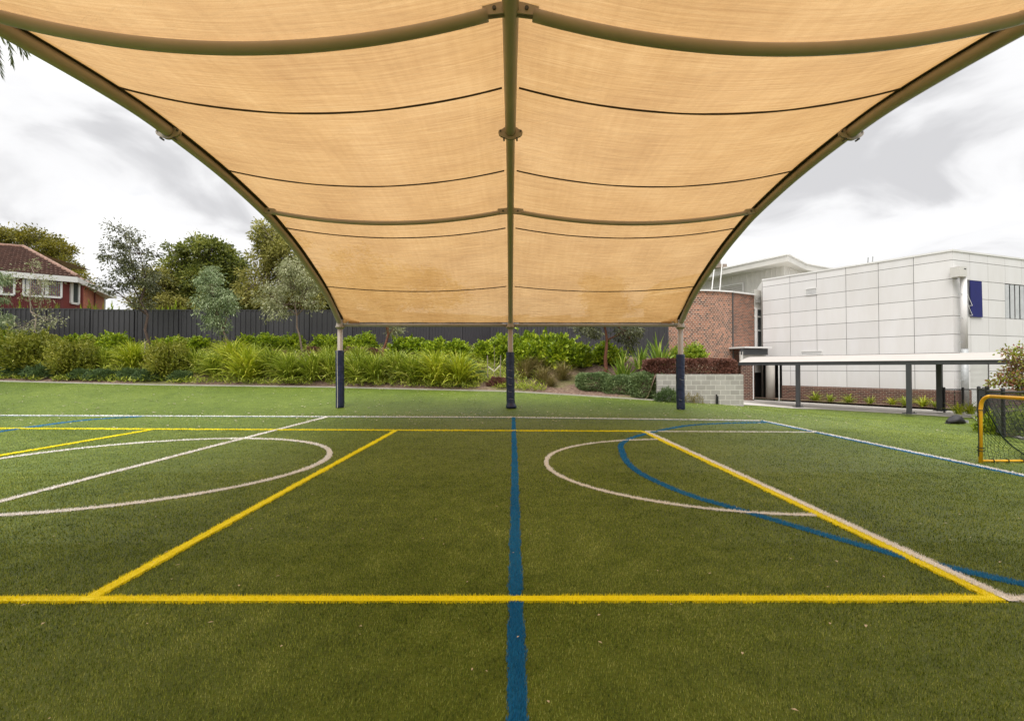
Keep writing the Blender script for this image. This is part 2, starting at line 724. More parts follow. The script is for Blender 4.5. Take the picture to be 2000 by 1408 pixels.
def mulchmat():
    m, nt, b = newmat('bark_mulch')
    v = coord(nt)
    n = noise(nt, 9, 5, 0.7, v)
    big = noise(nt, 0.5, 3, 0.5, v)
    c = ramp(nt, n.outputs[0], [(0.3, (0.06, 0.035, 0.025)), (0.5, (0.16, 0.10, 0.07)), (0.75, (0.33, 0.24, 0.17))])
    mx = nt.nodes.new('ShaderNodeMix')
    mx.data_type = 'RGBA'
    nt.links.new(ramp(nt, big.outputs[0], [(0.52, (0, 0, 0)), (0.62, (0.7, 0.7, 0.7))]), mx.inputs[0])
    nt.links.new(c, mx.inputs[6])
    mx.inputs[7].default_value = (0.16, 0.17, 0.05, 1)
    nt.links.new(mx.outputs[2], b.inputs['Base Color'])
    b.inputs['Roughness'].default_value = 0.95
    bump(nt, b, n.outputs[0], 0.8, 0.05)
    return m


M['mulch'] = mulchmat()
M['ground'] = plain('dull_grass_ground', (0.10, 0.11, 0.045), 0.95, 0.35, 0.6)
M['fence'] = plain('charcoal_fence_sheet', (0.048, 0.046, 0.052), 0.5, 0.10, 0.7)
M['roof_tile'] = plain('worn_terracotta_tile', (0.25, 0.15, 0.11), 0.9, 0.5, 5)

LEAF = {
    'bright': leafmat('bright_green_leaf', [(0.05, (0.06, 0.10, 0.008)), (0.4, (0.19, 0.28, 0.014)), (0.7, (0.38, 0.48, 0.022)), (1, (0.66, 0.70, 0.05))]),
    'lime': leafmat('lime_leaf', [(0.0, (0.12, 0.20, 0.012)), (0.5, (0.26, 0.36, 0.03)), (1, (0.50, 0.55, 0.05))]),
    'strap': leafmat('strap_leaf', [(0.0, (0.09, 0.13, 0.010)), (0.4, (0.24, 0.31, 0.025)), (0.75, (0.48, 0.52, 0.07)), (1, (0.78, 0.70, 0.26))], clump=2.0),
    'strap_yellow': leafmat('yellow_strap_leaf', [(0.0, (0.14, 0.20, 0.012)), (0.5, (0.40, 0.46, 0.025)), (1, (0.66, 0.60, 0.07))], clump=2.0),
    'flax': leafmat('flax_leaf', [(0.0, (0.09, 0.17, 0.015)), (0.5, (0.24, 0.36, 0.04)), (1, (0.6, 0.6, 0.12))]),
    'juniper': leafmat('juniper_needle', [(0.0, (0.035, 0.065, 0.025)), (0.5, (0.09, 0.145, 0.045)), (1, (0.17, 0.24, 0.08))], 0.7, 0.15),
    'westringia': leafmat('grey_green_leaf', [(0.0, (0.06, 0.10, 0.035)), (0.5, (0.15, 0.22, 0.08)), (1, (0.32, 0.40, 0.17))], 0.6, 0.15, 3.0),
    'olive': leafmat('olive_leaf', [(0.0, (0.08, 0.10, 0.010)), (0.5, (0.22, 0.24, 0.022)), (1, (0.46, 0.42, 0.07))]),
    'purple': leafmat('purple_leaf', [(0.0, (0.05, 0.020, 0.014)), (0.45, (0.16, 0.065, 0.045)), (0.75, (0.28, 0.13, 0.09)), (1, (0.44, 0.22, 0.18))], 0.6, clump=2.5),
    'dry': leafmat('dry_grass', [(0.0, (0.10, 0.10, 0.02)), (0.5, (0.24, 0.20, 0.06)), (1, (0.48, 0.38, 0.18))]),
    'gum': leafmat('gum_leaf', [(0.0, (0.035, 0.040, 0.018)), (0.5, (0.095, 0.105, 0.042)), (1, (0.24, 0.24, 0.12))], 0.45, 0.2),
    'gum_blue': leafmat('blue_gum_leaf', [(0.0, (0.08, 0.12, 0.04)), (0.5, (0.21, 0.28, 0.12)), (1, (0.50, 0.55, 0.32))], 0.5, 0.25),
    'gum_dry': leafmat('faded_gum_leaf', [(0.0, (0.12, 0.09, 0.04)), (0.4, (0.23, 0.25, 0.10)), (1, (0.56, 0.55, 0.34))], 0.5, 0.25),
    'dense': leafmat('dense_tree_leaf', [(0.1, (0.045, 0.065, 0.010)), (0.5, (0.155, 0.185, 0.028)), (1, (0.40, 0.41, 0.08))], 0.5, 0.35, 0.6),
    'dense_light': leafmat('light_tree_leaf', [(0.1, (0.10, 0.11, 0.02)), (0.5, (0.28, 0.27, 0.05)), (1, (0.56, 0.52, 0.17))], 0.5, 0.35, 0.6),
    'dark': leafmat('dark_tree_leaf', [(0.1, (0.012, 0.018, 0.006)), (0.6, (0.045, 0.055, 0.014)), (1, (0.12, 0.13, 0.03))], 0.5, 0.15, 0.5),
    'acacia': leafmat('acacia_leaf', [(0.1, (0.07, 0.075, 0.01)), (0.5, (0.22, 0.20, 0.02)), (1, (0.42, 0.36, 0.05))], 0.5, 0.3, 0.6),
    'maple': leafmat('maple_leaf', [(0.0, (0.10, 0.025, 0.02)), (0.35, (0.28, 0.09, 0.04)), (0.55, (0.20, 0.24, 0.03)), (1, (0.42, 0.42, 0.06))], clump=1.5),
    'flower': leafmat('yellow_flower', [(0, (0.6, 0.42, 0.01)), (1, (0.8, 0.62, 0.03))]),
    'palm': leafmat('palm_frond', [(0, (0.05, 0.07, 0.02)), (0.5, (0.15, 0.19, 0.07)), (1, (0.30, 0.33, 0.15))]),
    'palm_dead': leafmat('dead_palm_frond', [(0, (0.08, 0.035, 0.02)), (1, (0.24, 0.11, 0.05))]),
}
print('materials done')
# ================================================================== GROUND
def turf_edge_y(x):
    return interp(x, EDGE_Y) if x < 9.6 else 27.5


def build_ground():
    xs = [-500, -250, -120, -70, -50, -40] + list(np.arange(-34, 30.1, 1.0)) + [40, 60, 100, 250, 500]
    ys = [-300, -100, -40, -15, -8] + list(np.arange(-4, 40.1, 1.0)) + [50, 80, 150, 400, 900]
    P = []
    for x in xs:
        row = []
        for y in ys:
            fr = turf_z(max(-60, min(x, 30)), y) - 0.3
            bk = interp(x, BACK_Z) - 0.15 if x < 9.4 else -0.62
            if x < 9.4:
                z = fr + (bk - fr) * sm((y - 24.8) / 2.0)
            else:
                z = fr + (bk - fr) * sm((y - 15) / 6.0)
            row.append((x, y, z))
        P.append(row)
    m = MB()
    m.grid(P)
    tag(m.build('ground', M['ground'], smooth=True), kind='structure')
    # turf sheet
    m = MB()
    xs = np.concatenate([np.arange(-34, 9.6, 0.6), [9.599, 9.601], np.arange(10.0, 21.1, 0.5)])
    P = []
    for x in xs:
        ey = turf_edge_y(x)
        row = []
        for t in np.concatenate([np.linspace(0, 0.6, 12), np.linspace(0.6, 1, 36)[1:]]):
            y = -8 + (ey + 8) * t
            row.append((x, y, turf_z(x, y)))
        P.append(row)
    m.grid(P)
    tag(m.build('turf', M['turf'], smooth=True), kind='structure')
    # garden bed mound
    m = MB()
    P = []
    for x in np.concatenate([np.arange(-34, 5.4, 0.7), np.arange(5.4, 6.4, 0.1), np.arange(6.5, 9.45, 0.5), [9.45]]):
        ey = interp(x, EDGE_Y) + (0.19 if x > 6.05 else 0.03)
        row = []
        for t in np.linspace(0, 1, 22):
            y = ey + (34 - ey) * t ** 1.3
            row.append((x, y, bed_z(x, y) + (0.03 * math.sin(x * 3.1) * math.cos(y * 2.7) if t > 0 else 0)))
        P.append(row)
    m.grid(P)
    tag(m.build('garden_bed', M['mulch'], smooth=True), kind='structure')
    # timber edging between turf and bed
    m = MB()
    pts = []
    for x in np.arange(-34, 6.4, 0.6):
        pts.append((x, interp(x, EDGE_Y), turf_z(x, interp(x, EDGE_Y)) + 0.015))
    for a, b in zip(pts[:-1], pts[1:]):
        m.bar(a, b, 0.05, 0.07)
    tag(m.build('bed_edging', M['concrete']), kind='structure')


build_ground()

# path by the building and bed on the right
PATH_NEAR = [hit(*p) for p in ((1440, 791), (1500, 794), (1600, 799), (1700, 805), (1800, 811), (1880, 816))]
FA = W(1489, 547, 32.6)     # facade left end
FB = W(1860, 487, 24.3)     # facade corner
FA.z = FB.z = 0
FDIR = (FB - FA).normalized()
FN = Vector((FDIR.y, -FDIR.x, 0))      # towards the camera side
if FN.y > 0:
    FN = -FN


def build_paths():
    far = []
    n = 24
    m = MB()
    P = []
    a0, b0 = FA + FN * 0.9 - FDIR * 3, FB + FN * 0.9 + FDIR * 4
    for i in range(n + 1):
        t = i / n
        k = t * (len(PATH_NEAR) - 1)
        j = min(int(k), len(PATH_NEAR) - 2)
        p = PATH_NEAR[j].lerp(PATH_NEAR[j + 1], k - j)
        q = a0.lerp(b0, t)
        row = []
        for s_ in np.linspace(0, 1, 8):
            r = p.lerp(q, s_)
            row.append((r.x, r.y, max(turf_z(r.x, r.y), -0.6) + 0.018))
        P.append(row)
    m.grid(P)
    tag(m.build('path', M['concrete'], smooth=True), kind='structure')
    # strip of soil under the brick wall
    m = MB()
    a1, b1 = FA - FDIR * 3 - FN * 0.2, FB + FDIR * 8 - FN * 0.2
    a0, b0 = FA + FN * 0.9 - FDIR * 3, FB + FN * 0.9 + FDIR * 8
    m.grid([[(*a0.lerp(b0, t).xy, -0.475) for t in np.linspace(0, 1, 20)], [(*a1.lerp(b1, t).xy, -0.46) for t in np.linspace(0, 1, 20)]])
    tag(m.build('soil_strip', M['mulch']), kind='structure')
    # bed behind the chain fence
    edge = [hit(*p) for p in ((1905, 817), (1915, 826), (1935, 838), (1965, 849), (2000, 859), (2060, 874), (2200, 900))]
    m = MB()
    P = []
    for e in edge:
        row = []
        for t in np.linspace(0, 1, 10):
            x = e.x + (26 - e.x) * t
            y = e.y + (20 - e.y) * t * 0.8
            row.append((x, y, turf_z(x, y) + 0.03))
        P.append(row)
    m.grid(P)
    tag(m.build('right_garden_bed', M['mulch'], smooth=True), kind='structure')
    m = MB()
    for a, b in zip(edge[:-1], edge[1:]):
        m.bar(a + Vector((0, 0, 0.02)), b + Vector((0, 0, 0.02)), 0.16, 0.07)
    tag(m.build('kerb', M['concrete']), kind='structure')
    return edge


EDGE_R = build_paths()


# ================================================================== TURF LINES AND PILE
def poly(pts, step=0.1):
    out = []
    for a, b in zip(pts[:-1], pts[1:]):
        a, b = np.array(a, float), np.array(b, float)
        n = max(1, int(np.linalg.norm(b - a) / step))
        for i in range(n):
            out.append(a + (b - a) * i / n)
    out.append(np.array(pts[-1], float))
    return np.array(out)


def catmull(pts, n=12):
    P = [np.array(p, float) for p in pts]
    P = [2 * P[0] - P[1]] + P + [2 * P[-1] - P[-2]]
    out = []
    for i in range(1, len(P) - 2):
        for k in range(n):
            t = k / n
            a, b, c, d = P[i - 1], P[i], P[i + 1], P[i + 2]
            out.append(0.5 * ((2 * b) + (c - a) * t + (2 * a - 5 * b + 4 * c - d) * t * t + (3 * b - a - 3 * c + d) * t ** 3))
    out.append(P[-2])
    return np.array(out)


def arc(cx, cy, r, a0, a1, n=90, ry=None):
    ry = ry or r
    return np.array([(cx + r * math.cos(R(a0 + (a1 - a0) * i / n)), cy + ry * math.sin(R(a0 + (a1 - a0) * i / n))) for i in range(n + 1)])


LINES = [   # order = later lies on top
    ('blue', 0.085, poly([(0.02, -6), (0.028, 2.1), (0.034, 3.2), (0.067, 8), (0.09, 14.75)]), 'long blue line running up the middle of the turf'),
    ('blue', 0.095, catmull([(7.1, 13.38), (5.8, 13.15), (4.5, 12.55), (2.92, 10.87), (2.25, 9.75), (2.02, 8.84), (1.85, 7.7), (1.87, 6.75), (2.09, 5.79), (2.41, 5.16), (3.06, 3.95), (3.62, 3.32), (4.6, 2.5)], 16), 'blue arc'),
    ('blue', 0.095, catmull([(-11.0, 8.2), (-11.6, 10.0), (-12.1, 12), (-12.2, 14.0), (-11.4, 15.1)], 14), 'far left blue arc'),
    ('blue', 0.04, poly([(-26, 15.74), (-12.6, 15.21), (0.0, 14.71), (7.08, 13.76)]), 'blue edge of the back line'),
    ('blue', 0.075, poly([(7.09, 13.78), (7.10, 9), (7.11, 1)]), 'blue edge of the side line'),
    ('white', 0.09, poly([(-26, 15.82), (-12.6, 15.29), (0.0, 14.79), (7.16, 13.84)]), 'white back line'),
    ('white', 0.075, poly([(7.165, 13.84), (7.17, 9), (7.18, 1)]), 'white side line'),
    ('white', 0.085, poly([(-5.63, 14.9), (-5.70, 9), (-5.77, -2)]), 'white halfway line'),
    ('white', 0.088, arc(-5.73, 7.65, 2.72, 0, 360, 140), 'white circle'),
    ('white', 0.06, arc(3.18, 7.58, 2.62, 90, 270, 90), 'white half circle'),
    ('white', 0.085, poly([(3.23, 3.13), (3.23, 7), (3.205, 11.52)]), 'white goal line'),
    ('white', 0.065, poly([(3.2, 3.165), (9.0, 3.165)]), 'near white line'),
    ('white', 0.06, poly([(3.2, 11.5), (7.15, 11.33)]), 'far white line'),
    ('yellow', 0.085, poly([(3.145, 3.13), (3.145, 7), (3.12, 11.55)]), 'yellow line beside the white'),
    ('yellow', 0.082, poly([(-9.5, 3.185), (3.18, 3.165)]), 'near yellow line'),
    ('yellow', 0.105, poly([(-26, 12.5), (-12.6, 12.1), (-2.75, 11.72), (3.13, 11.52)]), 'far yellow line'),
    ('yellow', 0.095, poly([(-2.73, 3.19), (-2.74, 7), (-2.75, 11.73)]), 'left yellow line'),
    ('yellow', 0.095, poly([(-8.73, 3.19), (-8.72, 7), (-8.70, 11.93)]), 'far left yellow line'),
]


def turf_zv(x, y):
    ey = np.interp(x, [p[0] for p in EDGE_Y], [p[1] for p in EDGE_Y])
    ez = np.interp(x, [p[0] for p in EDGE_Z], [p[1] for p in EDGE_Z])

    def s(t):
        t = np.clip(t, 0, 1)
        return t * t * (3 - 2 * t)
    return ez * s((y - 15.8) / (ey - 15.8) * 0.97) - 0.5 * s((x - 8) / 8.5) * s((y - 3) / 8)


def blades(px, py, h, wd, lean=0.5):
    """one-triangle grass blades"""
    n = len(px)
    z = turf_zv(px, py)
    a = RNG.uniform(0, 2 * math.pi, n)
    # neighbouring blades lean the same way in soft patches
    base = 1.3 * np.sin(px * 2.3 + 1.1 * np.sin(py * 1.9)) + 1.2 * np.cos(py * 2.9 + px)
    la = base + RNG.normal(0, 1.2, n)
    ll = RNG.uniform(0.2, 1.0, n) * lean * h
    V = np.zeros((n, 3, 3), dtype=np.float32)
    V[:, 0] = np.stack([px - np.cos(a) * wd / 2, py - np.sin(a) * wd / 2, z - 0.002], 1)
    V[:, 1] = np.stack([px + np.cos(a) * wd / 2, py + np.sin(a) * wd / 2, z - 0.002], 1)
    V[:, 2] = np.stack([px + np.cos(la) * ll, py + np.sin(la) * ll, z + h * np.sqrt(np.maximum(0.2, 1 - (ll / h) ** 2))], 1)
    return V.reshape(-1, 3), np.arange(3 * n).reshape(-1, 3)


def cover(x, y):
    """index of the line on top at each point, -1 for plain turf"""
    res = np.full(len(x), -1, dtype=np.int32)
    wob = 0.006 * np.sin(x * 41 + y * 23) + 0.005 * np.sin(x * 17 - y * 31 + 2)
    for i, (c, wd, P, lab) in enumerate(LINES):
        lo, hi = P.min(0) - wd, P.max(0) + wd
        cand = np.where((x > lo[0]) & (x < hi[0]) & (y > lo[1]) & (y < hi[1]))[0]
        if len(cand) == 0:
            continue
        q = np.stack([x[cand], y[cand]], 1)
        best = np.full(len(cand), 1e9)
        Q = P if len(P) < 60 or c != 'x' else P
        if lab not in ('blue arc', 'far left blue arc', 'white circle', 'white half circle'):
            # straight lines: few segments are enough
            keep = [0]
            for k in range(1, len(P) - 1):
                d1 = P[k] - P[keep[-1]]
                d2 = P[k + 1] - P[k]
                if abs(d1[0] * d2[1] - d1[1] * d2[0]) > 1e-5 * np.linalg.norm(d1) * 1:
                    keep.append(k)
            keep.append(len(P) - 1)
            Q = P[keep]
        for a, b in zip(Q[:-1], Q[1:]):
            ab = b - a
            t = np.clip(((q - a) @ ab) / max(1e-9, ab @ ab), 0, 1)
            d = np.linalg.norm(q - (a + t[:, None] * ab), axis=1)
            best = np.minimum(best, d)
        sel = best < wd / 2 + wob[cand]
        res[cand[sel]] = i
    return res


def build_lines_and_pile():
    # bands: y0, y1, count, blade height, width
    X, Y, H, Wd = [], [], [], []
    for y0, y1, n, h, wd in ((1.3, 2.6, 200000, 0.017, 0.0034), (2.6, 4.2, 250000, 0.018, 0.0045), (4.2, 7, 220000, 0.019, 0.0070), (7, 12, 190000, 0.018, 0.010), (12, 26.4, 200000, 0.017, 0.018)):
        yy = RNG.uniform(y0, y1, n * 2)
        half = 1.12 * yy + 2.8
        xx = RNG.uniform(-1, 1, n * 2) * (1.12 * y1 + 2.8)
        k = np.abs(xx) < half
        xx, yy = xx[k][:n], yy[k][:n]
        ey = np.interp(xx, [p[0] for p in EDGE_Y], [p[1] for p in EDGE_Y])
        ey = np.where(xx > 9.7, np.interp(xx, [p.x for p in PATH_NEAR], [p.y for p in PATH_NEAR]) + 0.1, ey)
        k = (yy < ey - 0.05) & ~((xx > 11.0) & (yy < 16.8) & (xx > 11.3 + (yy - 10) * 0.55))
        xx, yy = xx[k], yy[k]
        X.append(xx)
        Y.append(yy)
        H.append(np.full(len(xx), h) * RNG.uniform(0.6, 1.15, len(xx)))
        Wd.append(np.full(len(xx), wd) * RNG.uniform(0.7, 1.3, len(xx)))
    X, Y, H, Wd = map(np.concatenate, (X, Y, H, Wd))
    c = cover(X, Y)
    k = c < 0
    V, Fq = blades(X[k], Y[k], H[k], Wd[k])
    o = link('turf_pile', np_mesh('turf_pile', V, Fq, M['blade']))
    tag(o, 'short green blades of artificial turf covering the court', 'artificial grass', kind='stuff')
    # line markings: strip of coloured pile, each line its own object
    for i, (col, wd, P, lab) in enumerate(LINES):
        d = np.gradient(P, axis=0)
        nrm = np.stack([-d[:, 1], d[:, 0]], 1)
        nrm /= np.maximum(1e-9, np.linalg.norm(nrm, axis=1))[:, None]
        seg = np.linalg.norm(np.diff(P, axis=0), axis=1)
        cum = np.concatenate([[0], np.cumsum(seg)])
        # dense own blades
        samples = []
        pos = 0
        mid = P[(np.arange(len(P) - 1))]
        dist = np.maximum(1.5, mid[:, 1])
        dens = 52000 / np.maximum(1.0, (dist / 2.6)) ** 1.75      # blades per square metre
        vis = (np.abs(mid[:, 0]) < 1.12 * np.maximum(mid[:, 1], 0) + 3.0) & (mid[:, 1] > 1.2)
        cnt = (dens * seg * wd * vis).astype(int)
        idx = np.repeat(np.arange(len(cnt)), cnt)
        t = RNG.uniform(0, 1, len(idx))
        s = RNG.uniform(-1, 1, len(idx))
        wob = 0.004 * np.sin(cum[idx] * 55) + 0.004 * np.sin(cum[idx] * 23 + 1) + np.abs(RNG.normal(0, 0.004, len(idx)))
        q = P[idx] + (P[idx + 1] - P[idx]) * t[:, None] + nrm[idx] * (s * (wd / 2 + wob))[:, None]
        cc = cover(q[:, 0], q[:, 1])
        kk = (cc == i) | (cc < 0)
        q = q[kk]
        yy = np.maximum(1.5, q[:, 1])
        h = np.interp(yy, [1.5, 4, 12, 20], [0.025, 0.027, 0.033, 0.042]) * RNG.uniform(0.6, 1.25, len(q)) * (0.35 if 'edge of the back' in lab else 0.8 if 'edge of' in lab else 1.0)
        bw = np.interp(yy, [1.5, 3, 6, 12, 20], [0.0035, 0.005, 0.009, 0.022, 0.04])
        V, Fq = blades(q[:, 0], q[:, 1], h, bw, 0.6)
        # sheet under the blades
        rows = []
        lift = 0.004 + 0.0006 * i
        zz = turf_zv(P[:, 0], P[:, 1]) + lift
        L_ = np.concatenate([P + nrm * wd * 0.4, zz[:, None]], 1)
        R_ = np.concatenate([P - nrm * wd * 0.4, zz[:, None]], 1)
        n0 = len(V)
        V2 = np.concatenate([V, L_, R_])
        m = len(P)
        tri = []
        for j in range(m - 1):
            a, b, c2, d2 = n0 + j, n0 + j + 1, n0 + m + j + 1, n0 + m + j
            tri += [(a, d2, b), (b, d2, c2)]
        F2 = np.concatenate([Fq, np.array(tri, dtype=np.int32)]) if len(Fq) else np.array(tri)
        o = link(col + '_turf_line', np_mesh(col + '_turf_line', V2, F2, M['line_' + col]))
        tag(o, kind='structure')


build_lines_and_pile()


def litter():
    V, Fq = [], []
    n = 0
    for k in range(1100):
        if k < 800:
            x, y = random.uniform(-20, 9.4), random.uniform(13.5, 21)
        else:
            y = random.uniform(2, 14)
            x = random.uniform(-1.1, 1.1) * y
        if x < 9.6 and y > interp(x, EDGE_Y) - 0.1:
            continue
        s = random.uniform(0.008, 0.024) * (1.3 if y > 12 else 0.36)
        z = turf_z(x, y) + 0.022
        a = random.uniform(0, 6.28)
        c, d = math.cos(a), math.sin(a)
        l = random.uniform(1, 2.6)
        for u, v, h in ((-l, -0.5, 0), (0, -1, 0.5), (l, 0, 0.2), (0, 1, 0.6)):
            V.append((x + (u * c - v * d) * s, y + (u * d + v * c) * s, z + h * s))
        Fq.append((n, n + 1, n + 2, n + 3))
        n += 4
    tag(link('leaf_litter', np_mesh('leaf_litter', V, Fq, M['litter'])), 'tiny pale dry leaves scattered over the artificial turf', 'leaf litter', kind='stuff')


litter()

# ================================================================== SHADE STRUCTURE
RX = 6.05
PEND = 17.26
RIBP = [(-1.9, 3.05), (-0.9, 3.75), (1.0, 4.62), (3.0, 5.15), (5.36, 5.50), (7.28, 5.68), (8.47, 5.69), (10.13, 5.58), (11.81, 5.34), (12.74, 5.12), (13.9, 4.76), (15.6, 4.08), (16.5, 3.6), (PEND, 3.08)]
_rib = catmull(RIBP, 16)


def rib_z(y):
    return float(np.interp(y, _rib[:, 0], _rib[:, 1]))


SAG = [(-1.9, 0), (0, 0.22), (3, 0.40), (5.4, 0.46), (7.3, 0.43), (10.1, 0.37), (12.7, 0.29), (15.6, 0.18), (17.26, 0.0)]


def fab_z(u, y):
    return rib_z(y) + interp(y, [(15.0, 0.10), (17.26, 0.0)]) - interp(y, SAG) * (1 - (2 * u - 1) ** 2)


def build_canopy():
    root = thing('shade_structure', (0, 0, 0), 'large tan fabric shade canopy on beige steel arches and navy padded posts over the turf', 'shade canopy')
    ys = [float(y) for y in _rib[:, 0][::2]]
    if ys[-1] != PEND:
        ys.append(PEND)
    FL = 8.55      # bolted flange joint
    for X in (-RX, 0.0, RX):
        m = MB()
        m.tube([(X, y, rib_z(y)) for y in [q for q in ys if q < FL] + [FL]], 0.106 if X else 0.094, 20)
        m.tube([(X, y, rib_z(y)) for y in [FL] + [q for q in ys if q > FL]], 0.091 if X else 0.082, 20)
        rb = m.build('rib_beam', M['frame'], root, smooth=True)
        # bolted flange: two pairs of ears either side of the tube
        f = MB()
        z = rib_z(FL)
        for dy in (-0.025, 0.012):
            y0 = FL + dy
            zz = z - 0.02
            ring = []
            n = 28
            for k in range(n):
                a = 2 * math.pi * k / n
                r = 0.15 + 0.065 * max(0, math.cos(2 * (a - math.pi * 1.0))) ** 1.0 * (1 if math.sin(a) < 0.4 else 0.3)
                ring.append((X + r * math.cos(a), zz + r * math.sin(a) * 0.82))
            f.face([(x, y0, q) for x, q in ring][::-1])
            f.face([(x, y0 + 0.016, q) for x, q in ring])
            for k in range(n):
                a, b = ring[k], ring[(k + 1) % n]
                f.face([(a[0], y0, a[1]), (b[0], y0, b[1]), (b[0], y0 + 0.016, b[1]), (a[0], y0 + 0.016, a[1])][::-1])
        f.build('flange', M['frame'], rb)
        for sx in (-1, 1):
            for ax_, az_ in ((0.175, 0.02), (0.115, -0.115)):
                b = MB()
                b.tube([(X + sx * ax_, FL - 0.045, z + az_ - 0.02), (X + sx * ax_, FL + 0.05, z + az_ - 0.02)], 0.016, 6)
                b.build('bolt', M['darksteel'], rb)
        # track that carries the fabric edge
        for sx in ((1,) if X < 0 else (-1,) if X > 0 else ()):
            t = MB()
            t.tube([(X + sx * 0.132, y, rib_z(y) + 0.075) for y in ys], 0.024, 8)
            y = -1.0
            while y < PEND - 0.5:
                P = []
                for q in np.linspace(y, min(PEND - 0.1, y + 0.88), 8):
                    P.append([(X + sx * 0.05, q, rib_z(q) + 0.045), (X + sx * 0.135, q, rib_z(q) + 0.088)])
                t.grid(P)
                y += 0.88
            t.build('fabric_track', M['seam'], root)
        # post with its pad
        gz0 = turf_z(X, PEND)
        p = MB()
        p.tube([(X, PEND, gz0 - 0.05), (X, PEND, 2.98)], 0.092, 24)
        post = p.build('post', M['frame'], root, smooth=True)
        c = MB()
        c.lathe([(0.094, -0.17 + 3.05), (0.17, 2.985 - 0.02), (0.17, 2.945), (0.093, 2.935)], (X, PEND, 0), 24)
        # gussets flaring up from the collar to the arch
        c.lathe([(0.15, 2.965), (0.125, 3.06), (0.10, 3.22), (0.088, 3.30)], (X, PEND - 0.02, 0), 24)
        c.build('post_collar', M['frame'], root, smooth=True)
        # pad
        seed = {-RX: 1, 0.0: 2, RX: 3}[X]
        rr = random.Random(seed)
        prof = []
        hh = {-RX: 2.02, 0.0: 1.98, RX: 1.95}[X]
        P = []
        n = 36
        nz = 44
        for i in range(nz + 1):
            zz = gz0 + hh * i / nz
            row = []
            for k in range(n + 1):
                a = 2 * math.pi * (k % n) / n
                r = 0.148 + 0.005 * math.sin(zz * 21 + a * 2 + seed) * math.sin(a * 3 + zz * 5) + 0.003 * math.sin(zz * 47 + a)
                if i in (0, nz):
                    r -= 0.012
                if X == 0.0 and i < 4:
                    r += [0.03, 0.05, 0.035, 0.012][i] * (1 + 0.5 * math.cos(a + 0.3))
                ox = 0.012 * math.sin(zz * 1.6 + seed)
                row.append((X + ox + r * math.cos(a), PEND + r * math.sin(a), zz))
            P.append(row)
        q = MB()
        q.grid(P)
        top = P[-1]
        q.grid([[(X + (x - X) * 0.62, PEND + (y - PEND) * 0.62, z) for x, y, z in top], top])
        pad = q.build('pad', M['pad'], post, smooth=True)
        if X < 0:
            z_ = MB()
            zp = []
            for i in range(0, nz + 1, 2):
                zz = gz0 + hh * i / nz
                zp.append((X - 0.038 + 0.012 * math.sin(zz * 1.6 + seed), PEND - 0.149, zz))
            z_.tube(zp, 0.011, 6)
            tag(z_.build('lacing_strip', M['cream'], post), 'grey lacing strip down the front of the left pad')
        if X >= 0:
            for i in range(5 if X == 0 else 3):
                z_ = MB()
                zz = gz0 + (0.35 + 0.25 * i if X == 0 else (0.03, 0.36, 1.07)[i])
                a0 = -2.3 + rr.uniform(-0.1, 0.3)
                ln = rr.uniform(0.4, 1.2)
                z_.tube([(X + 0.012 * math.sin(zz * 1.6 + seed) + 0.1505 * math.cos(a0 + ln * t), PEND + 0.1505 * math.sin(a0 + ln * t), zz + rr.uniform(-0.01, 0.01) - 0.03 * t) for t in np.linspace(0, 1, 6)], 0.004, 4)
                z_.build('scuff', M['steel'], post)
    # end beam between posts
    for a, b in ((-RX, 0), (0, RX)):
        m = MB()
        m.tube([(a + 0.14, PEND, 3.03), (b - 0.14, PEND, 3.03)], 0.062, 14)
        eb = m.build('edge_beam', M['frame'], root, smooth=True)
        t = MB()
        t.tube([(a + 0.3, PEND - 0.03, 3.105), (b - 0.3, PEND - 0.03, 3.105)], 0.016, 6)
        for k in range(13):
            x = a + 0.4 + (b - a - 0.8) * k / 12
            t.bar((x - 0.03, PEND, 3.10), (x + 0.03, PEND, 3.10), 0.02, 0.06)
        t.build('track', M['seam'], eb)
        # fabric panels, one sheet per bay
        P, UV = [], []
        nu = 40
        yy = np.linspace(-1.6, PEND - 0.06, 120)
        arcl = 0
        prev = None
        for y in yy:
            if prev is not None:
                arcl += math.hypot(y - prev[0], rib_z(y) - prev[1])
            prev = (y, rib_z(y))
            row, ur = [], []
            # corners of the sheet are cut back near the posts
            cut = 0.0
            if y > 16.55:
                cut = (y - 16.55) * 0.25
            for k in range(nu + 1):
                u = k / nu
                xa = a + (0.115 if a < -1 else 0.0) + (cut * 0.75 if a < -1 else 0)
                xb = b - (0.115 if b > 1 else 0.0) - (cut * 0.75 if b > 1 else 0)
                x = xa + (xb - xa) * u
                uu = (x - a) / (b - a)
                z = fab_z(uu, y)
                # slack ripples pulled toward the arches
                z += 0.008 * math.sin(x * 4.1 + y * 0.9) * math.sin(math.pi * u)
                row.append((x, y, z))
                ur.append((x + a * 3, arcl))
            P.append(row)
            UV.append(ur)
        m = MB()
        m.grid(P, UV)
        fb = m.build('shade_fabric', M['fabric'], root, smooth=True)
        for ys_ in (7.28, 10.13, 12.74, 15.6, 3.2):
            s = MB()
            s.tube([(a + 0.13 + (b - a - 0.26) * u, ys_, fab_z((0.13 + (b - a - 0.26) * u) / (b - a), ys_) - 0.012) for u in np.linspace(0, 1, 34)], 0.015, 6)
            s.build('seam', M['seam'], fb)
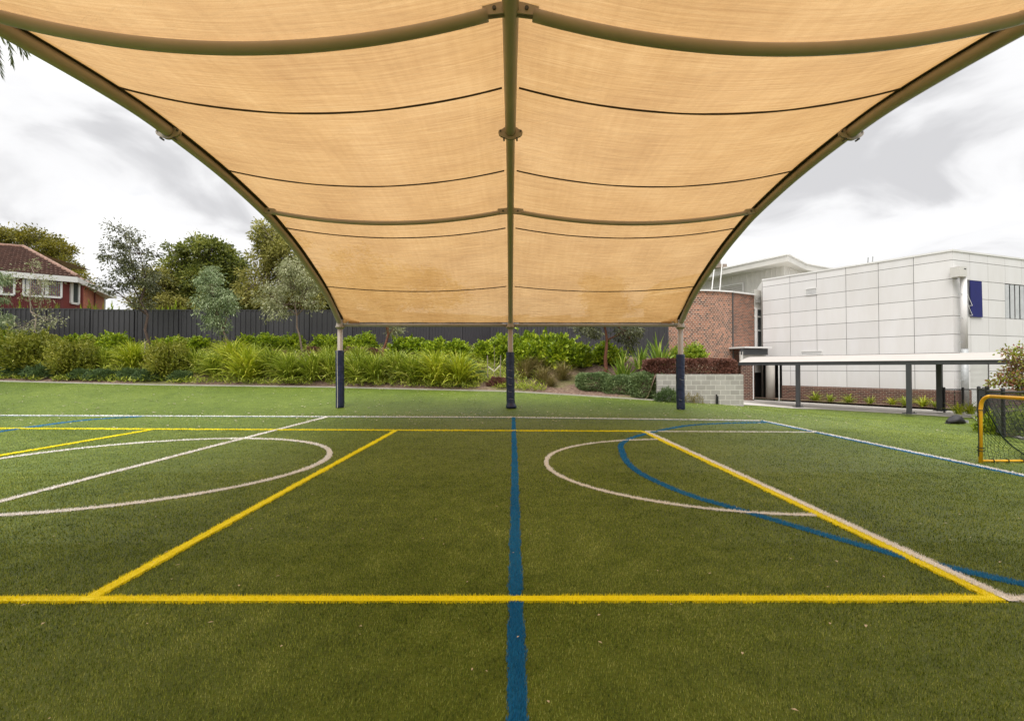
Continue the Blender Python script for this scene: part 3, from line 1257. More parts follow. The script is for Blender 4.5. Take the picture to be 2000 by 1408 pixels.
        # purlins
        for yp, r in ((5.36, 0.070), (11.81, 0.055), (0.4, 0.07)):
            s = MB()
            L = b - a
            g = 0.26
            pts = []
            for u in np.linspace(0, 1, 40):
                x = a + g + (L - 2 * g) * u
                uu = (x - a) / L
                pts.append((x, yp, rib_z(yp) + 0.01 - interp(yp, SAG) * (1 - (2 * uu - 1) ** 2) * 1.0))
            s.tube(pts, r, 16)
            pu = s.build('purlin', M['frame'], root, smooth=True)
            for e, sgn in ((a, 1), (b, -1)):
                zz = rib_z(yp)
                l = MB()
                l.bar((e + sgn * 0.06, yp - 0.03, zz), (e + sgn * 0.31, yp - 0.03, zz - 0.03), 0.014, 0.13)
                l.bar((e + sgn * 0.06, yp + 0.03, zz), (e + sgn * 0.31, yp + 0.03, zz - 0.03), 0.014, 0.13)
                l.build('lug', M['frame'], pu)
                l = MB()
                l.tube([(e + sgn * 0.18, yp - 0.055, zz - 0.015), (e + sgn * 0.18, yp + 0.055, zz - 0.015)], 0.022, 8)
                l.build('bolt', M['darksteel'], pu)
    # folded cloth corners beside the outer posts
    for X, s in ((-RX, 1), (RX, -1)):
        P = []
        for i in range(9):
            t = i / 8
            top = (X + s * (0.10 + 0.62 * t), 17.02 + 0.16 * t, rib_z(17.02 + 0.16 * t) + 0.06 - 0.03 * t + 0.20 * (1 - t) ** 1.6)
            bot = (X + s * (0.12 + 0.60 * t), 17.16, 3.09)
            P.append([top, tuple(0.5 * (p + q) + (0, 0.05, -0.01)[k] for k, (p, q) in enumerate(zip(top, bot))), bot])
        m = MB()
        m.grid(P)
        m.build('corner_fold', M['fabric'], root, smooth=True)
    # cable turnbuckles at the outer corners
    for X, s in ((-RX, 1), (RX, -1)):
        m = MB()
        m.tube([(X + s * 0.13, PEND - 0.05, 3.07), (X + s * 0.22, PEND - 0.07, 3.09), (X + s * 0.34, PEND - 0.12, 3.14)], 0.016, 6)
        m.box((X + s * 0.19, PEND - 0.06, 3.08), (0.07, 0.05, 0.05))
        m.build('turnbuckle', M['steel'], root)


build_canopy()

# ================================================================== FENCE
FENCE = [(-34, 25.9, 4.70), (-22.4, 25.9, 4.65), (-22.4, 25.9, 4.60), (-8.6, 26.3, 4.62), (-1.2, 31.5, 4.9), (8.30, 25.6, 4.15)]


def build_fence():
    root = thing('boundary_fence', (0, 26, 2.5), 'long charcoal corrugated steel fence behind the garden bed', 'fence')
    bx, by = 0, 26

    def sheet(x0, y0, x1, y1, ztop, zbot, pitch):
        d = Vector((x1 - x0, y1 - y0, 0))
        ln = d.length
        d.normalize()
        n = Vector((d.y, -d.x, 0))
        m = MB()
        P0, P1 = [], []
        k = 0.0
        prof = [(0.0, 0.0), (0.30, 0.0), (0.36, 0.035), (0.64, 0.035), (0.70, 0.0)]
        s = 0
        while s < ln:
            for f, o in prof:
                q = s + f * pitch
                if q > ln:
                    break
                p = Vector((x0, y0, 0)) + d * q + n * o
                P0.append((p.x - bx, p.y - by, zbot - 2.5))
                P1.append((p.x - bx, p.y - by, ztop - 2.5))
            s += pitch
        m.grid([P0, P1])
        m.build('fence_sheet', M['fence'], root)
    for (x0, y0, t0), (x1, y1, t1) in zip(FENCE[:-1], FENCE[1:]):
        if abs(x1 - x0) < 0.1:
            continue
        ln = math.hypot(x1 - x0, y1 - y0)
        n = max(1, round(ln / 2.5))
        pitch = 0.21 if x0 < 5 and x0 > -9 else 0.27
        for i in range(n):
            a, b = i / n, (i + 1) / n
            xa, ya, xb, yb = x0 + (x1 - x0) * a, y0 + (y1 - y0) * a, x0 + (x1 - x0) * b, y0 + (y1 - y0) * b
            za = t0 + (t1 - t0) * (a + b) / 2
            pt = 0.27 if xa > 5 else pitch
            sheet(xa, ya, xb, yb, za - 0.03, za - 2.35, pt)
            c = MB()
            c.bar((xa - bx, ya - by, za - 2.5), (xb - bx, yb - by, za - 2.5), 0.055, 0.05)
            c.build('top_rail', M['fence'], root)
            p = MB()
            p.box((xa - bx, ya - by - 0.03, za - 1.2 - 2.5), (0.07, 0.07, 2.44))
            p.build('fence_post', M['fence'], root)
    x0, y0, z0 = FENCE[-1]
    p = MB()
    p.box((x0 - bx, y0 - by, z0 - 1.2 - 2.5), (0.08, 0.08, 2.5))
    p.build('fence_post', M['fence'], root)


build_fence()

# ================================================================== BLOCK RETAINING WALL


def build_block_wall():
    root = thing('retaining_wall', (7.8, 20, 0), 'grey concrete block retaining wall under the purple hedge', 'retaining wall')
    m = MB()

    def slab(x0, y0, x1, y1, z0, z1, th):
        d = Vector((x1 - x0, y1 - y0, 0))
        ln = d.length
        d.normalize()
        n = Vector((d.y, -d.x, 0))
        a, b = Vector((x0, y0, 0)), Vector((x1, y1, 0))
        for off, flip in ((0, False), (-th, True)):
            pts = [a + n * off, b + n * off]
            q = [(pts[0].x, pts[0].y, z0), (pts[1].x, pts[1].y, z0), (pts[1].x, pts[1].y, z1), (pts[0].x, pts[0].y, z1)]
            uv = [(0, z0), (ln, z0), (ln, z1), (0, z1)]
            if flip:
                q, uv = q[::-1], uv[::-1]
            m.face([(p[0] - 7.8, p[1] - 20, p[2]) for p in q], uv)
        q = [a, b, b - n * th, a - n * th]
        m.face([(p.x - 7.8, p.y - 20, z1) for p in q], [(0, 0.02), (ln, 0.02), (ln, 0.18), (0, 0.18)])
        for e in (a, b):
            q = [e, e - n * th]
            m.face([(q[0].x - 7.8, q[0].y - 20, z0), (q[1].x - 7.8, q[1].y - 20, z0), (q[1].x - 7.8, q[1].y - 20, z1), (q[0].x - 7.8, q[0].y - 20, z1)], [(0, z0), (th, z0), (th, z1), (0, z1)])
    slab(6.05, 20.0, 9.60, 20.0, -0.35, 1.25, 0.19)
    slab(9.60, 20.003, 9.60, 26.0, -0.7, 1.247, 0.19)
    m.build('block_face', M['blockwall'], root)
    d = MB()
    d.tube([(0.66, -0.06, -0.05), (0.66, -0.06, 0.42)], 0.035, 8)
    d.tube([(0.72, -0.05, -0.05), (0.72, -0.05, 0.36)], 0.02, 6)
    d.build('drain_pipe', M['black'], root)


build_block_wall()


# ================================================================== WHITE SCHOOL BUILDING
ZR = [7.40, 6.95, 6.00, 5.07, 4.14, 3.21, 2.27, 1.34, 0.38]
BDIR = (W(1996, 500, 26.25) - W(1860, 500, 24.3))
BDIR.z = 0
BDIR.normalize()
BN = Vector((BDIR.y, -BDIR.x, 0))


def pline(px, O, D):
    """distance along the line O + s D that shows at image column px"""
    r = ray(px, 600)
    # cross(O + sD, r) = 0
    return -(O.x * r[1] - O.y * r[0]) / (D.x * r[1] - D.y * r[0])


def build_white():
    root = thing('school_building', (FB.x, FB.y, -0.5), 'white two storey school block clad in large panels above a brown brick base', 'building')
    O = Vector((FB.x, FB.y, -0.5))
    LEN = (FB - FA).length
    g = 0.012

    def P(base, D, s, z, n, off):
        q = base + D * s + n * off
        return (q.x - O.x, q.y - O.y, z - O.z)

    def cell(m, base, D, n, s0, s1, z0, z1):
        s0, s1, z0, z1 = s0 + g, s1 - g, z0 + g, z1 - g
        q = [P(base, D, s0, z0, n, 0), P(base, D, s1, z0, n, 0), P(base, D, s1, z1, n, 0), P(base, D, s0, z1, n, 0)]
        r = [P(base, D, s0, z0, n, -0.03), P(base, D, s1, z0, n, -0.03), P(base, D, s1, z1, n, -0.03), P(base, D, s0, z1, n, -0.03)]
        b = len(m.v)
        m.v += q + r
        for f in ((0, 1, 2, 3), (4, 5, 1, 0), (5, 6, 2, 1), (6, 7, 3, 2), (7, 4, 0, 3)):
            m.f.append(tuple(b + k for k in f))
            m.uv.append([(0, 0)] * 4)
    # west face: from FB back to FA
    D1 = -FDIR
    n1 = FN
    cols = [0] + [pline(p, FB, D1) for p in (1785, 1716, 1652.5, 1595, 1543)] + [LEN]
    s_door = pline(1526, FB, D1)
    m = MB()
    for r_ in range(len(ZR) - 1):
        for c in range(len(cols) - 1):
            s0, s1 = cols[c], cols[c + 1]
            if c == len(cols) - 2 and r_ >= 6:
                s1 = s_door
            cell(m, FB, D1, n1, s0, s1, ZR[r_ + 1], ZR[r_])
    m.build('panel_wall', M['panel'], root)
    b = MB()
    b.face([P(FB, D1, 0, ZR[5], n1, -0.025), P(FB, D1, LEN, ZR[5], n1, -0.025), P(FB, D1, LEN, ZR[0], n1, -0.025), P(FB, D1, 0, ZR[0], n1, -0.025)])
    b.face([P(FB, D1, 0, ZR[-1], n1, -0.025), P(FB, D1, s_door, ZR[-1], n1, -0.025), P(FB, D1, s_door, ZR[5], n1, -0.025), P(FB, D1, 0, ZR[5], n1, -0.025)])
    b.face([P(FB, D1, s_door, ZR[6], n1, -0.025), P(FB, D1, LEN, ZR[6], n1, -0.025), P(FB, D1, LEN, ZR[5], n1, -0.025), P(FB, D1, s_door, ZR[5], n1, -0.025)])
    # south face
    D2, n2 = BDIR, BN
    c2 = [0] + [pline(p, FB, D2) for p in (1895.4, 1930.7, 1964, 1996.5)]
    stp = c2[-1] - c2[-2]
    while len(c2) < 11:
        c2.append(c2[-1] + stp)
    L2 = c2[-1]
    wa0, wa1 = pline(1877, FB, D2), pline(1916, FB, D2)
    wb0, wb1 = c2[3] - 0.03, c2[6]
    da0, da1 = pline(1894, FB, D2), pline(1930, FB, D2)
    m = MB()
    for r_ in range(len(ZR) - 1):
        for c in range(len(c2) - 1):
            s0, s1 = c2[c], c2[c + 1]
            cuts = []
            if r_ in (2, 3):
                cuts = [(wa0, wa1), (wb0, wb1)]
            if r_ >= 6:
                cuts = [(da0, da1)]
            segs = [(s0, s1)]
            for a, e in cuts:
                ns = []
                for u, v in segs:
                    if e <= u or a >= v:
                        ns.append((u, v))
                    else:
                        if a > u:
                            ns.append((u, a))
                        if e < v:
                            ns.append((e, v))
                segs = ns
            for u, v in segs:
                if v - u > 0.08:
                    cell(m, FB, D2, n2, u, v, ZR[r_ + 1], ZR[r_])
    m.build('panel_wall', M['panel'], root)
    # dark backing round the openings
    zt, zb = ZR[2], ZR[4]
    for u0, u1, z0, z1 in ((0, L2, zt, ZR[0]), (0, wa0, zb, zt), (wa1, wb0, zb, zt), (wb1, L2, zb, zt), (0, L2, ZR[6], zb), (0, da0, ZR[-1], ZR[6]), (da1, L2, ZR[-1], ZR[6])):
        b.face([P(FB, D2, u0, z0, n2, -0.025), P(FB, D2, u1, z0, n2, -0.025), P(FB, D2, u1, z1, n2, -0.025), P(FB, D2, u0, z1, n2, -0.025)])
    b.build('joint_backing', M['grey_joint'], root)
    # roof + parapet cap
    m = MB()
    A = [P(FB, D1, LEN, 0, n1, -0.0), P(FB, D1, 0, 0, n1, 0), P(FB, D2, L2, 0, n2, 0)]
    back = [Vector(A[2][:2]) + Vector((-2, 14)), Vector(A[0][:2]) + Vector((4, 10))]
    ring = [Vector(a[:2]) for a in A] + back
    m.face([(p.x, p.y, ZR[0] - 0.15 - O.z) for p in ring])
    for i in (2, 3, 4):
        a, e = ring[i], ring[(i + 1) % 5]
        m.face([(a.x, a.y, 0), (e.x, e.y, 0), (e.x, e.y, ZR[0] - O.z), (a.x, a.y, ZR[0] - O.z)])
    m.build('roof', M['cream'], root)
    m = MB()
    m.bar(P(FB, D1, LEN + 0.02, ZR[0] + 0.03, n1, -0.06), P(FB, D1, -0.05, ZR[0] + 0.03, n1, -0.06), 0.2, 0.09)
    m.bar(P(FB, D2, 0.02, ZR[0] + 0.027, n2, -0.06), P(FB, D2, L2, ZR[0] + 0.027, n2, -0.06), 0.2, 0.09)
    m.build('parapet_cap', M['white'], root)
    # brick base
    m = MB()
    for D, n, s0, s1 in ((D1, n1, -0.0, s_door), (D2, n2, 0.0, da0), (D2, n2, da1, L2)):
        q = [P(FB, D, s0, -0.75, n, 0.03), P(FB, D, s1, -0.75, n, 0.03), P(FB, D, s1, ZR[-1] - 0.04, n, 0.03), P(FB, D, s0, ZR[-1] - 0.04, n, 0.03)]
        m.face(q, [(s0, -0.75), (s1, -0.75), (s1, 0.34), (s0, 0.34)])
        q = [P(FB, D, s0, ZR[-1] - 0.04, n, 0.03), P(FB, D, s1, ZR[-1] - 0.04, n, 0.03), P(FB, D, s1, ZR[-1] + 0.01, n, -0.03), P(FB, D, s0, ZR[-1] + 0.01, n, -0.03)]
        m.face(q, [(s0, 0.0), (s1, 0.0), (s1, 0.07), (s0, 0.07)])
    m.build('brick_base', M['brick_brown'], root)
    # louvred vents on the west face
    def vent(px0, px1, z0, z1, nl):
        s1, s0 = pline(px0, FB, D1), pline(px1, FB, D1)
        m = MB()
        fr = 0.035
        c0, c1 = P(FB, D1, s0, 0, n1, 0.02), P(FB, D1, s1, 0, n1, 0.02)
        for z in (z0, z1):
            m.bar((c0[0], c0[1], z - O.z), (c1[0], c1[1], z - O.z), 0.05, fr)
        for c in (c0, c1):
            m.bar((c[0], c[1], z0 - O.z), (c[0], c[1], z1 - O.z), 0.05, fr, up=(n1.x, n1.y, 0))
        v = m.build('vent', M['white'], root)
        m = MB()
        for k in range(nl):
            z = z0 + (z1 - z0) * (k + 0.5) / nl
            q = [P(FB, D1, s0, z - 0.03, n1, 0.035), P(FB, D1, s1, z - 0.03, n1, 0.035), P(FB, D1, s1, z + 0.02, n1, 0.006), P(FB, D1, s0, z + 0.02, n1, 0.006)]
            m.face(q)
        m.build('slat', M['white'], v)
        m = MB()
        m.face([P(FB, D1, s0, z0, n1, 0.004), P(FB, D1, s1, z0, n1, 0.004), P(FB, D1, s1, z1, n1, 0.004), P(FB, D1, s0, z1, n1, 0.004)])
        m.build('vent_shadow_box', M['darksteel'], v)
    vent(1574, 1596, 6.03, 6.43, 6)
    vent(1564, 1605, 2.32, 2.55, 3)
    # window with navy sunshade
    def frame(s0, s1, z0, z1, n, off, name='window'):
        m = MB()
        t = 0.05
        a, e = P(FB, D2, s0, 0, n2, off), P(FB, D2, s1, 0, n2, off)
        for z in (z0 + t / 2, z1 - t / 2):
            m.bar((a[0], a[1], z - O.z), (e[0], e[1], z - O.z), 0.07, t)
        for k in range(n + 1):
            f = k / n
            x, y = a[0] + (e[0] - a[0]) * f, a[1] + (e[1] - a[1]) * f
            m.bar((x, y, z0 - O.z), (x, y, z1 - O.z), 0.05, 0.06, up=(n2.x, n2.y, 0))
        wd = m.build(name, M['white'], root)
        m = MB()
        m.face([P(FB, D2, s0, z0, n2, off - 0.01), P(FB, D2, s1, z0, n2, off - 0.01), P(FB, D2, s1, z1, n2, off - 0.01), P(FB, D2, s0, z1, n2, off - 0.01)])
        m.build('glass', M['glass'], wd)
        return wd
    w1 = frame(wa0, wa1, zb, zt, 2, -0.12)
    m = MB()
    m.face([P(FB, D2, wa0, zb, n2, -0.105), P(FB, D2, wa1, zb, n2, -0.105), P(FB, D2, wa1, zt, n2, -0.105), P(FB, D2, wa0, zt, n2, -0.105)])
    m.build('blind', M['louvre'], w1)
    m = MB()
    sb = pline(1894, FB, D2)
    # navy panel pushed out at its left lower edge like an awning sash
    q = [P(FB, D2, sb, zb - 0.02, n2, 0.07), P(FB, D2, wa1, zb - 0.02, n2, 0.07), P(FB, D2, wa1, zt - 0.02, n2, 0.05), P(FB, D2, sb - 0.02, zt - 0.02, n2, 0.05)]
    q2 = [tuple(Vector(p) - Vector((n2.x, n2.y, 0)) * 0.03) for p in q]
    m.face(q)
    m.face(q2[::-1])
    for i in range(4):
        m.face([q[i], q[(i + 1) % 4], q2[(i + 1) % 4], q2[i]][::-1])
    m.build('sunshade', M['blue_panel'], w1)
    m = MB()
    for zz in (zb + 0.05, zb + 0.55):
        m.bar(P(FB, D2, sb - 0.28, zz + 0.75, n2, 0.0), P(FB, D2, sb + 0.02, zz, n2, 0.10), 0.012, 0.018)
        m.bar(P(FB, D2, sb - 0.12, zz, n2, 0.0), P(FB, D2, sb + 0.04, zz, n2, 0.10), 0.012, 0.018)
    m.build('stay_arm', M['white'], w1)
    w2 = frame(wb0, wb1, zb, zt, 4, -0.14)
    k = 0
    s = wb0 + 0.06
    while s < wb1 - 0.1:
        m = MB()
        q = [P(FB, D2, s, zb + 0.03, n2, -0.025), P(FB, D2, s + 0.31, zb + 0.03, n2, -0.005), P(FB, D2, s + 0.31, zt - 0.03, n2, -0.005), P(FB, D2, s, zt - 0.03, n2, -0.025)]
        q2 = [tuple(Vector(p) + Vector((0.012, 0.012, 0))) for p in q]
        m.face(q)
        m.face(q2[::-1])
        for i in range(4):
            m.face([q[i], q[(i + 1) % 4], q2[(i + 1) % 4], q2[i]][::-1])
        m.build('louvre_blade', M['louvre'], w2)
        s += 0.45
    # roller shutter at ground level
    m = MB()
    z = -0.5
    P0 = []
    for i in range(44):
        zz = -0.5 + i * 0.0625
        P0.append([P(FB, D2, da0 + 0.04, zz, n2, -0.05), P(FB, D2, da1 - 0.04, zz, n2, -0.05)])
        P0.append([P(FB, D2, da0 + 0.04, zz + 0.045, n2, -0.015), P(FB, D2, da1 - 0.04, zz + 0.045, n2, -0.015)])
    m.grid(P0)
    m.build('roller_shutter', M['white'], root)
    # rainwater head and downpipe
    m = MB()
    hx = pline(1873, FB + n2 * 0.22, D2)
    c = FB + D2 * hx + n2 * 0.22
    m.box((c.x - O.x, c.y - O.y, 6.08 + 0.2 - O.z), (0.55, 0.42, 0.50), rz=math.atan2(D2.y, D2.x))
    rh = m.build('rain_head', M['cream'], root, bevel=0.015)
    m = MB()
    m.box((c.x - O.x + n2.x * 0.215 + D2.x * 0.12, c.y - O.y + n2.y * 0.215 + D2.y * 0.12, 6.42 - O.z), (0.14, 0.01, 0.05), rz=math.atan2(D2.y, D2.x))
    m.build('overflow_slot', M['black'], rh)
    c = FB + D2 * pline(1882.5, FB + n2 * 0.26, D2) + n2 * 0.26
    m = MB()
    m.tube([(c.x - O.x, c.y - O.y, 2.45 - O.z), (c.x - O.x, c.y - O.y, 6.05 - O.z)], 0.135, 18)
    m.build('downpipe', M['panel'], root, smooth=True)
    m = MB()
    m.tube([(c.x - O.x, c.y - O.y, -0.1), (c.x - O.x, c.y - O.y, 2.45 - O.z)], 0.15, 18)
    tag(m.build('downpipe', M['steel'], root, smooth=True), 'galvanised lower length of the downpipe')
    for zz in (5.2, 4.0, 2.8, 0.9):
        m = MB()
        m.bar((c.x - O.x - D2.x * 0.4, c.y - O.y - D2.y * 0.4, zz - O.z), (c.x - O.x, c.y - O.y, zz - O.z), 0.02, 0.035)
        m.build('pipe_bracket', M['steel'], root)
    # roof pipes
    for px in (1683, 1692):
        q = FB + D1 * pline(px, FB, D1) - n1 * 0.8
        m = MB()
        m.tube([(q.x - O.x, q.y - O.y, ZR[0] - 0.2 - O.z), (q.x - O.x + 0.05, q.y - O.y, ZR[0] + 0.55 - O.z)], 0.04, 8)
        m.build('roof_pipe', M['steel'], root)
    # entrance recess at the far left of the west face
    E0 = FB + D1 * s_door
    E1 = FB + D1 * (LEN + 0.8)
    m = MB()
    inn = -2.2
    q = [E0, E0 - n1 * 2.2, E1 - n1 * 2.2, E1]
    for i in range(3):
        a, e = q[i], q[i + 1]
        m.face([(a.x - O.x, a.y - O.y, -0.05), (e.x - O.x, e.y - O.y, -0.05), (e.x - O.x, e.y - O.y, 2.3 - O.z), (a.x - O.x, a.y - O.y, 2.3 - O.z)])
    m.face([(a.x - O.x, a.y - O.y, 2.27 - O.z) for a in q])
    m.build('entrance_recess', M['interior'], root)
    m = MB()
    cc = FB + D1 * pline(1511.5, FB, D1) + n1 * 0.5
    m.tube([(cc.x - O.x, cc.y - O.y, -0.1), (cc.x - O.x, cc.y - O.y, 2.2 - O.z)], 0.27, 24)
    m.build('column', M['concrete'], root, smooth=True)

    def leaf_door(p0, ang, w_=0.62):
        d = Vector((math.cos(ang), math.sin(ang), 0))
        m = MB()
        h = 2.15
        t = 0.07
        p0 = Vector((p0.x - O.x, p0.y - O.y, 0.0))
        m.bar(p0 + Vector((0, 0, 0.02)), p0 + Vector((0, 0, h)), 0.06, t, up=(d.x, d.y, 0))
        m.bar(p0 + d * w_ + Vector((0, 0, 0.02)), p0 + d * w_ + Vector((0, 0, h)), 0.06, t, up=(d.x, d.y, 0))
        for z in (0.10, 1.02, h):
            m.bar(p0 + Vector((0, 0, z)), p0 + d * w_ + Vector((0, 0, z)), 0.05, 0.09)
        dr = m.build('door', M['white'], root)
        m = MB()
        m.face([p0 + Vector((0, 0, 0.1)), p0 + d * w_ + Vector((0, 0, 0.1)), p0 + d * w_ + Vector((0, 0, h)), p0 + Vector((0, 0, h))])
        m.build('glass', M['glass'], dr)
    p = W(1471, 700, 31.0)
    leaf_door(p, R(65), 0.85)
    p = W(1521, 700, 29.6)
    leaf_door(p, R(60), 0.55)


build_white()


# ================================================================== BRICK ROTUNDA AND HALL
def wallrun(m, pts, z0, z1, O):
    s = 0
    for a, b in zip(pts[:-1], pts[1:]):
        l = math.hypot(b[0] - a[0], b[1] - a[1])
        m.face([(a[0] - O[0], a[1] - O[1], z0), (b[0] - O[0], b[1] - O[1], z0), (b[0] - O[0], b[1] - O[1], z1), (a[0] - O[0], a[1] - O[1], z1)],
               [(s, z0), (s + l, z0), (s + l, z1), (s, z1)])
        s += l


def build_brick():
    J = W(1430, 570, 32.0)
    K = W(1473, 577, 33.2)
    O = (J.x, J.y, 0)
    root = thing('brick_building', (J.x, J.y, 0), 'curved salmon and dark brick wall of the low building beside the white block', 'building')
    cur = catmull([(9.9, 36.0), (9.75, 34.2), (10.25, 32.7), (11.1, 31.8), (12.1, 31.4), (13.2, 31.5), (J.x, J.y)], 8)
    m = MB()
    wallrun(m, [tuple(p) for p in cur], -0.7, 6.5, O)
    m.build('curved_wall', M['brick_header'], root, smooth=True)
    m = MB()
    wallrun(m, [(J.x, J.y), (K.x, K.y)], -0.7, 6.5, O)
    m.build('flat_wall', M['brick_red'], root)
    m = MB()
    m.tube([(0.02, -0.03, -0.7), (0.02, -0.03, 6.5)], 0.05, 8)
    m.build('wall_joint', M['grey_joint'], root)
    m = MB()
    pts = [(p[0] - O[0], p[1] - O[1], 6.53) for p in cur] + [(K.x - O[0], K.y - O[1], 6.53)]
    for a, b in zip(pts[:-1], pts[1:]):
        m.bar(a, b, 0.26, 0.10)
    m.build('parapet_cap', M['white'], root)
    m = MB()
    m.face([(p[0], p[1], 6.42) for p in pts] + [(K.x - O[0] + 1, 40 - O[1], 6.42), (9.9 - O[0], 40 - O[1], 6.42)])
    m.build('roof', M['cream'], root)
    # ladder rails rising from the roof
    for px, yt in ((1388, 515), (1404, 497)):
        a = W(px, 566, 34.5)
        m = MB()
        b = W(px + 8, yt, 35.4)
        m.tube([(a.x - O[0], a.y - O[1], 6.4), (b.x - O[0], b.y - O[1], b.z)], 0.035, 8)
        m.build('roof_ladder_rail', M['white'], root)
    # recessed window bay between brick and white block
    A = Vector((K.x, K.y, 0))
    B = Vector((FA.x + 0.6, FA.y + 1.2, 0))
    m = MB()
    wallrun(m, [(A.x, A.y), (B.x, B.y)], 5.55, 6.9, O)
    m.build('infill_wall', M['cream'], root)
    m = MB()
    wallrun(m, [(A.x, A.y), (B.x, B.y)], 1.2, 2.85, O)
    m.build('infill_wall', M['cream'], root)
    m = MB()
    d = (B - A).normalized()
    for z in (2.9, 4.25, 5.0, 5.5) if False else (2.9, 4.10, 5.05, 5.6):
        m.bar((A.x - O[0], A.y - O[1], z), (B.x - O[0], B.y - O[1], z), 0.08, 0.09)
    for s in (0.10, 0.30):
        p = A + d * s
        m.bar((p.x - O[0], p.y - O[1], 2.9), (p.x - O[0], p.y - O[1], 5.6), 0.08, 0.10 if s > 0.2 else 0.25, up=(d.y, -d.x, 0))
    wn = m.build('window', M['white'], root)
    m = MB()
    q = Vector((d.y, -d.x, 0)) * -0.02
    m.face([(A.x - O[0] + q.x, A.y - O[1] + q.y, 2.85), (B.x - O[0] + q.x, B.y - O[1] + q.y, 2.85), (B.x - O[0] + q.x, B.y - O[1] + q.y, 5.6), (A.x - O[0] + q.x, A.y - O[1] + q.y, 5.6)])
    m.build('glass', M['glass'], wn)
    m = MB()
    for k in range(6):
        z = 6.05 + k * 0.09
        m.bar((A.x - O[0] + 0.1, A.y - O[1] - 0.04, z), (B.x - O[0], B.y - O[1] - 0.04, z), 0.05, 0.03)
    m.build('vent', M['white'], root)
    # entrance: low roof and brick pier
    C = W(1446, 690, 30.6)
    D = W(1500, 690, 31.2)
    m = MB()
    m.bar((C.x - O[0], C.y + 0.8 - O[1], 2.82), (D.x - O[0], D.y + 0.8 - O[1], 2.82), 1.8, 0.10)
    m.build('entrance_roof', M['white'], root)
    m = MB()
    m.bar((C.x + 0.05 - O[0], C.y + 0.1 - O[1], 2.55), (D.x - O[0], D.y + 0.1 - O[1], 2.55), 0.12, 0.40)
    m.build('entrance_fascia', M['darksteel'], root)
    m = MB()
    m.bar((C.x + 0.25 - O[0], C.y + 0.35 - O[1], 2.1), (D.x - O[0], D.y + 0.35 - O[1], 2.1), 0.1, 0.5)
    m.box((C.x + 0.12 - O[0], C.y + 0.15 - O[1], 2.2), (0.16, 0.16, 0.7))
    m.build('entrance_lintel', M['cream'], root)
    p0, p1 = W(1447, 740, 30.9), W(1472, 740, 31.0)
    m = MB()
    wallrun(m, [(p0.x, p0.y), (p1.x, p1.y), (p1.x + 0.2, p1.y + 2.0)], -0.7, 2.0, O)
    m.build('entrance_wall', M['brick_brown'], root)
    return root


M['brick_header'] = brickmat('salmon_header_brick', (0.50, 0.19, 0.105), (0.06, 0.032, 0.03), (0.47, 0.36, 0.28), 0.20, 0.13, 0.020, -0.05)
build_brick()


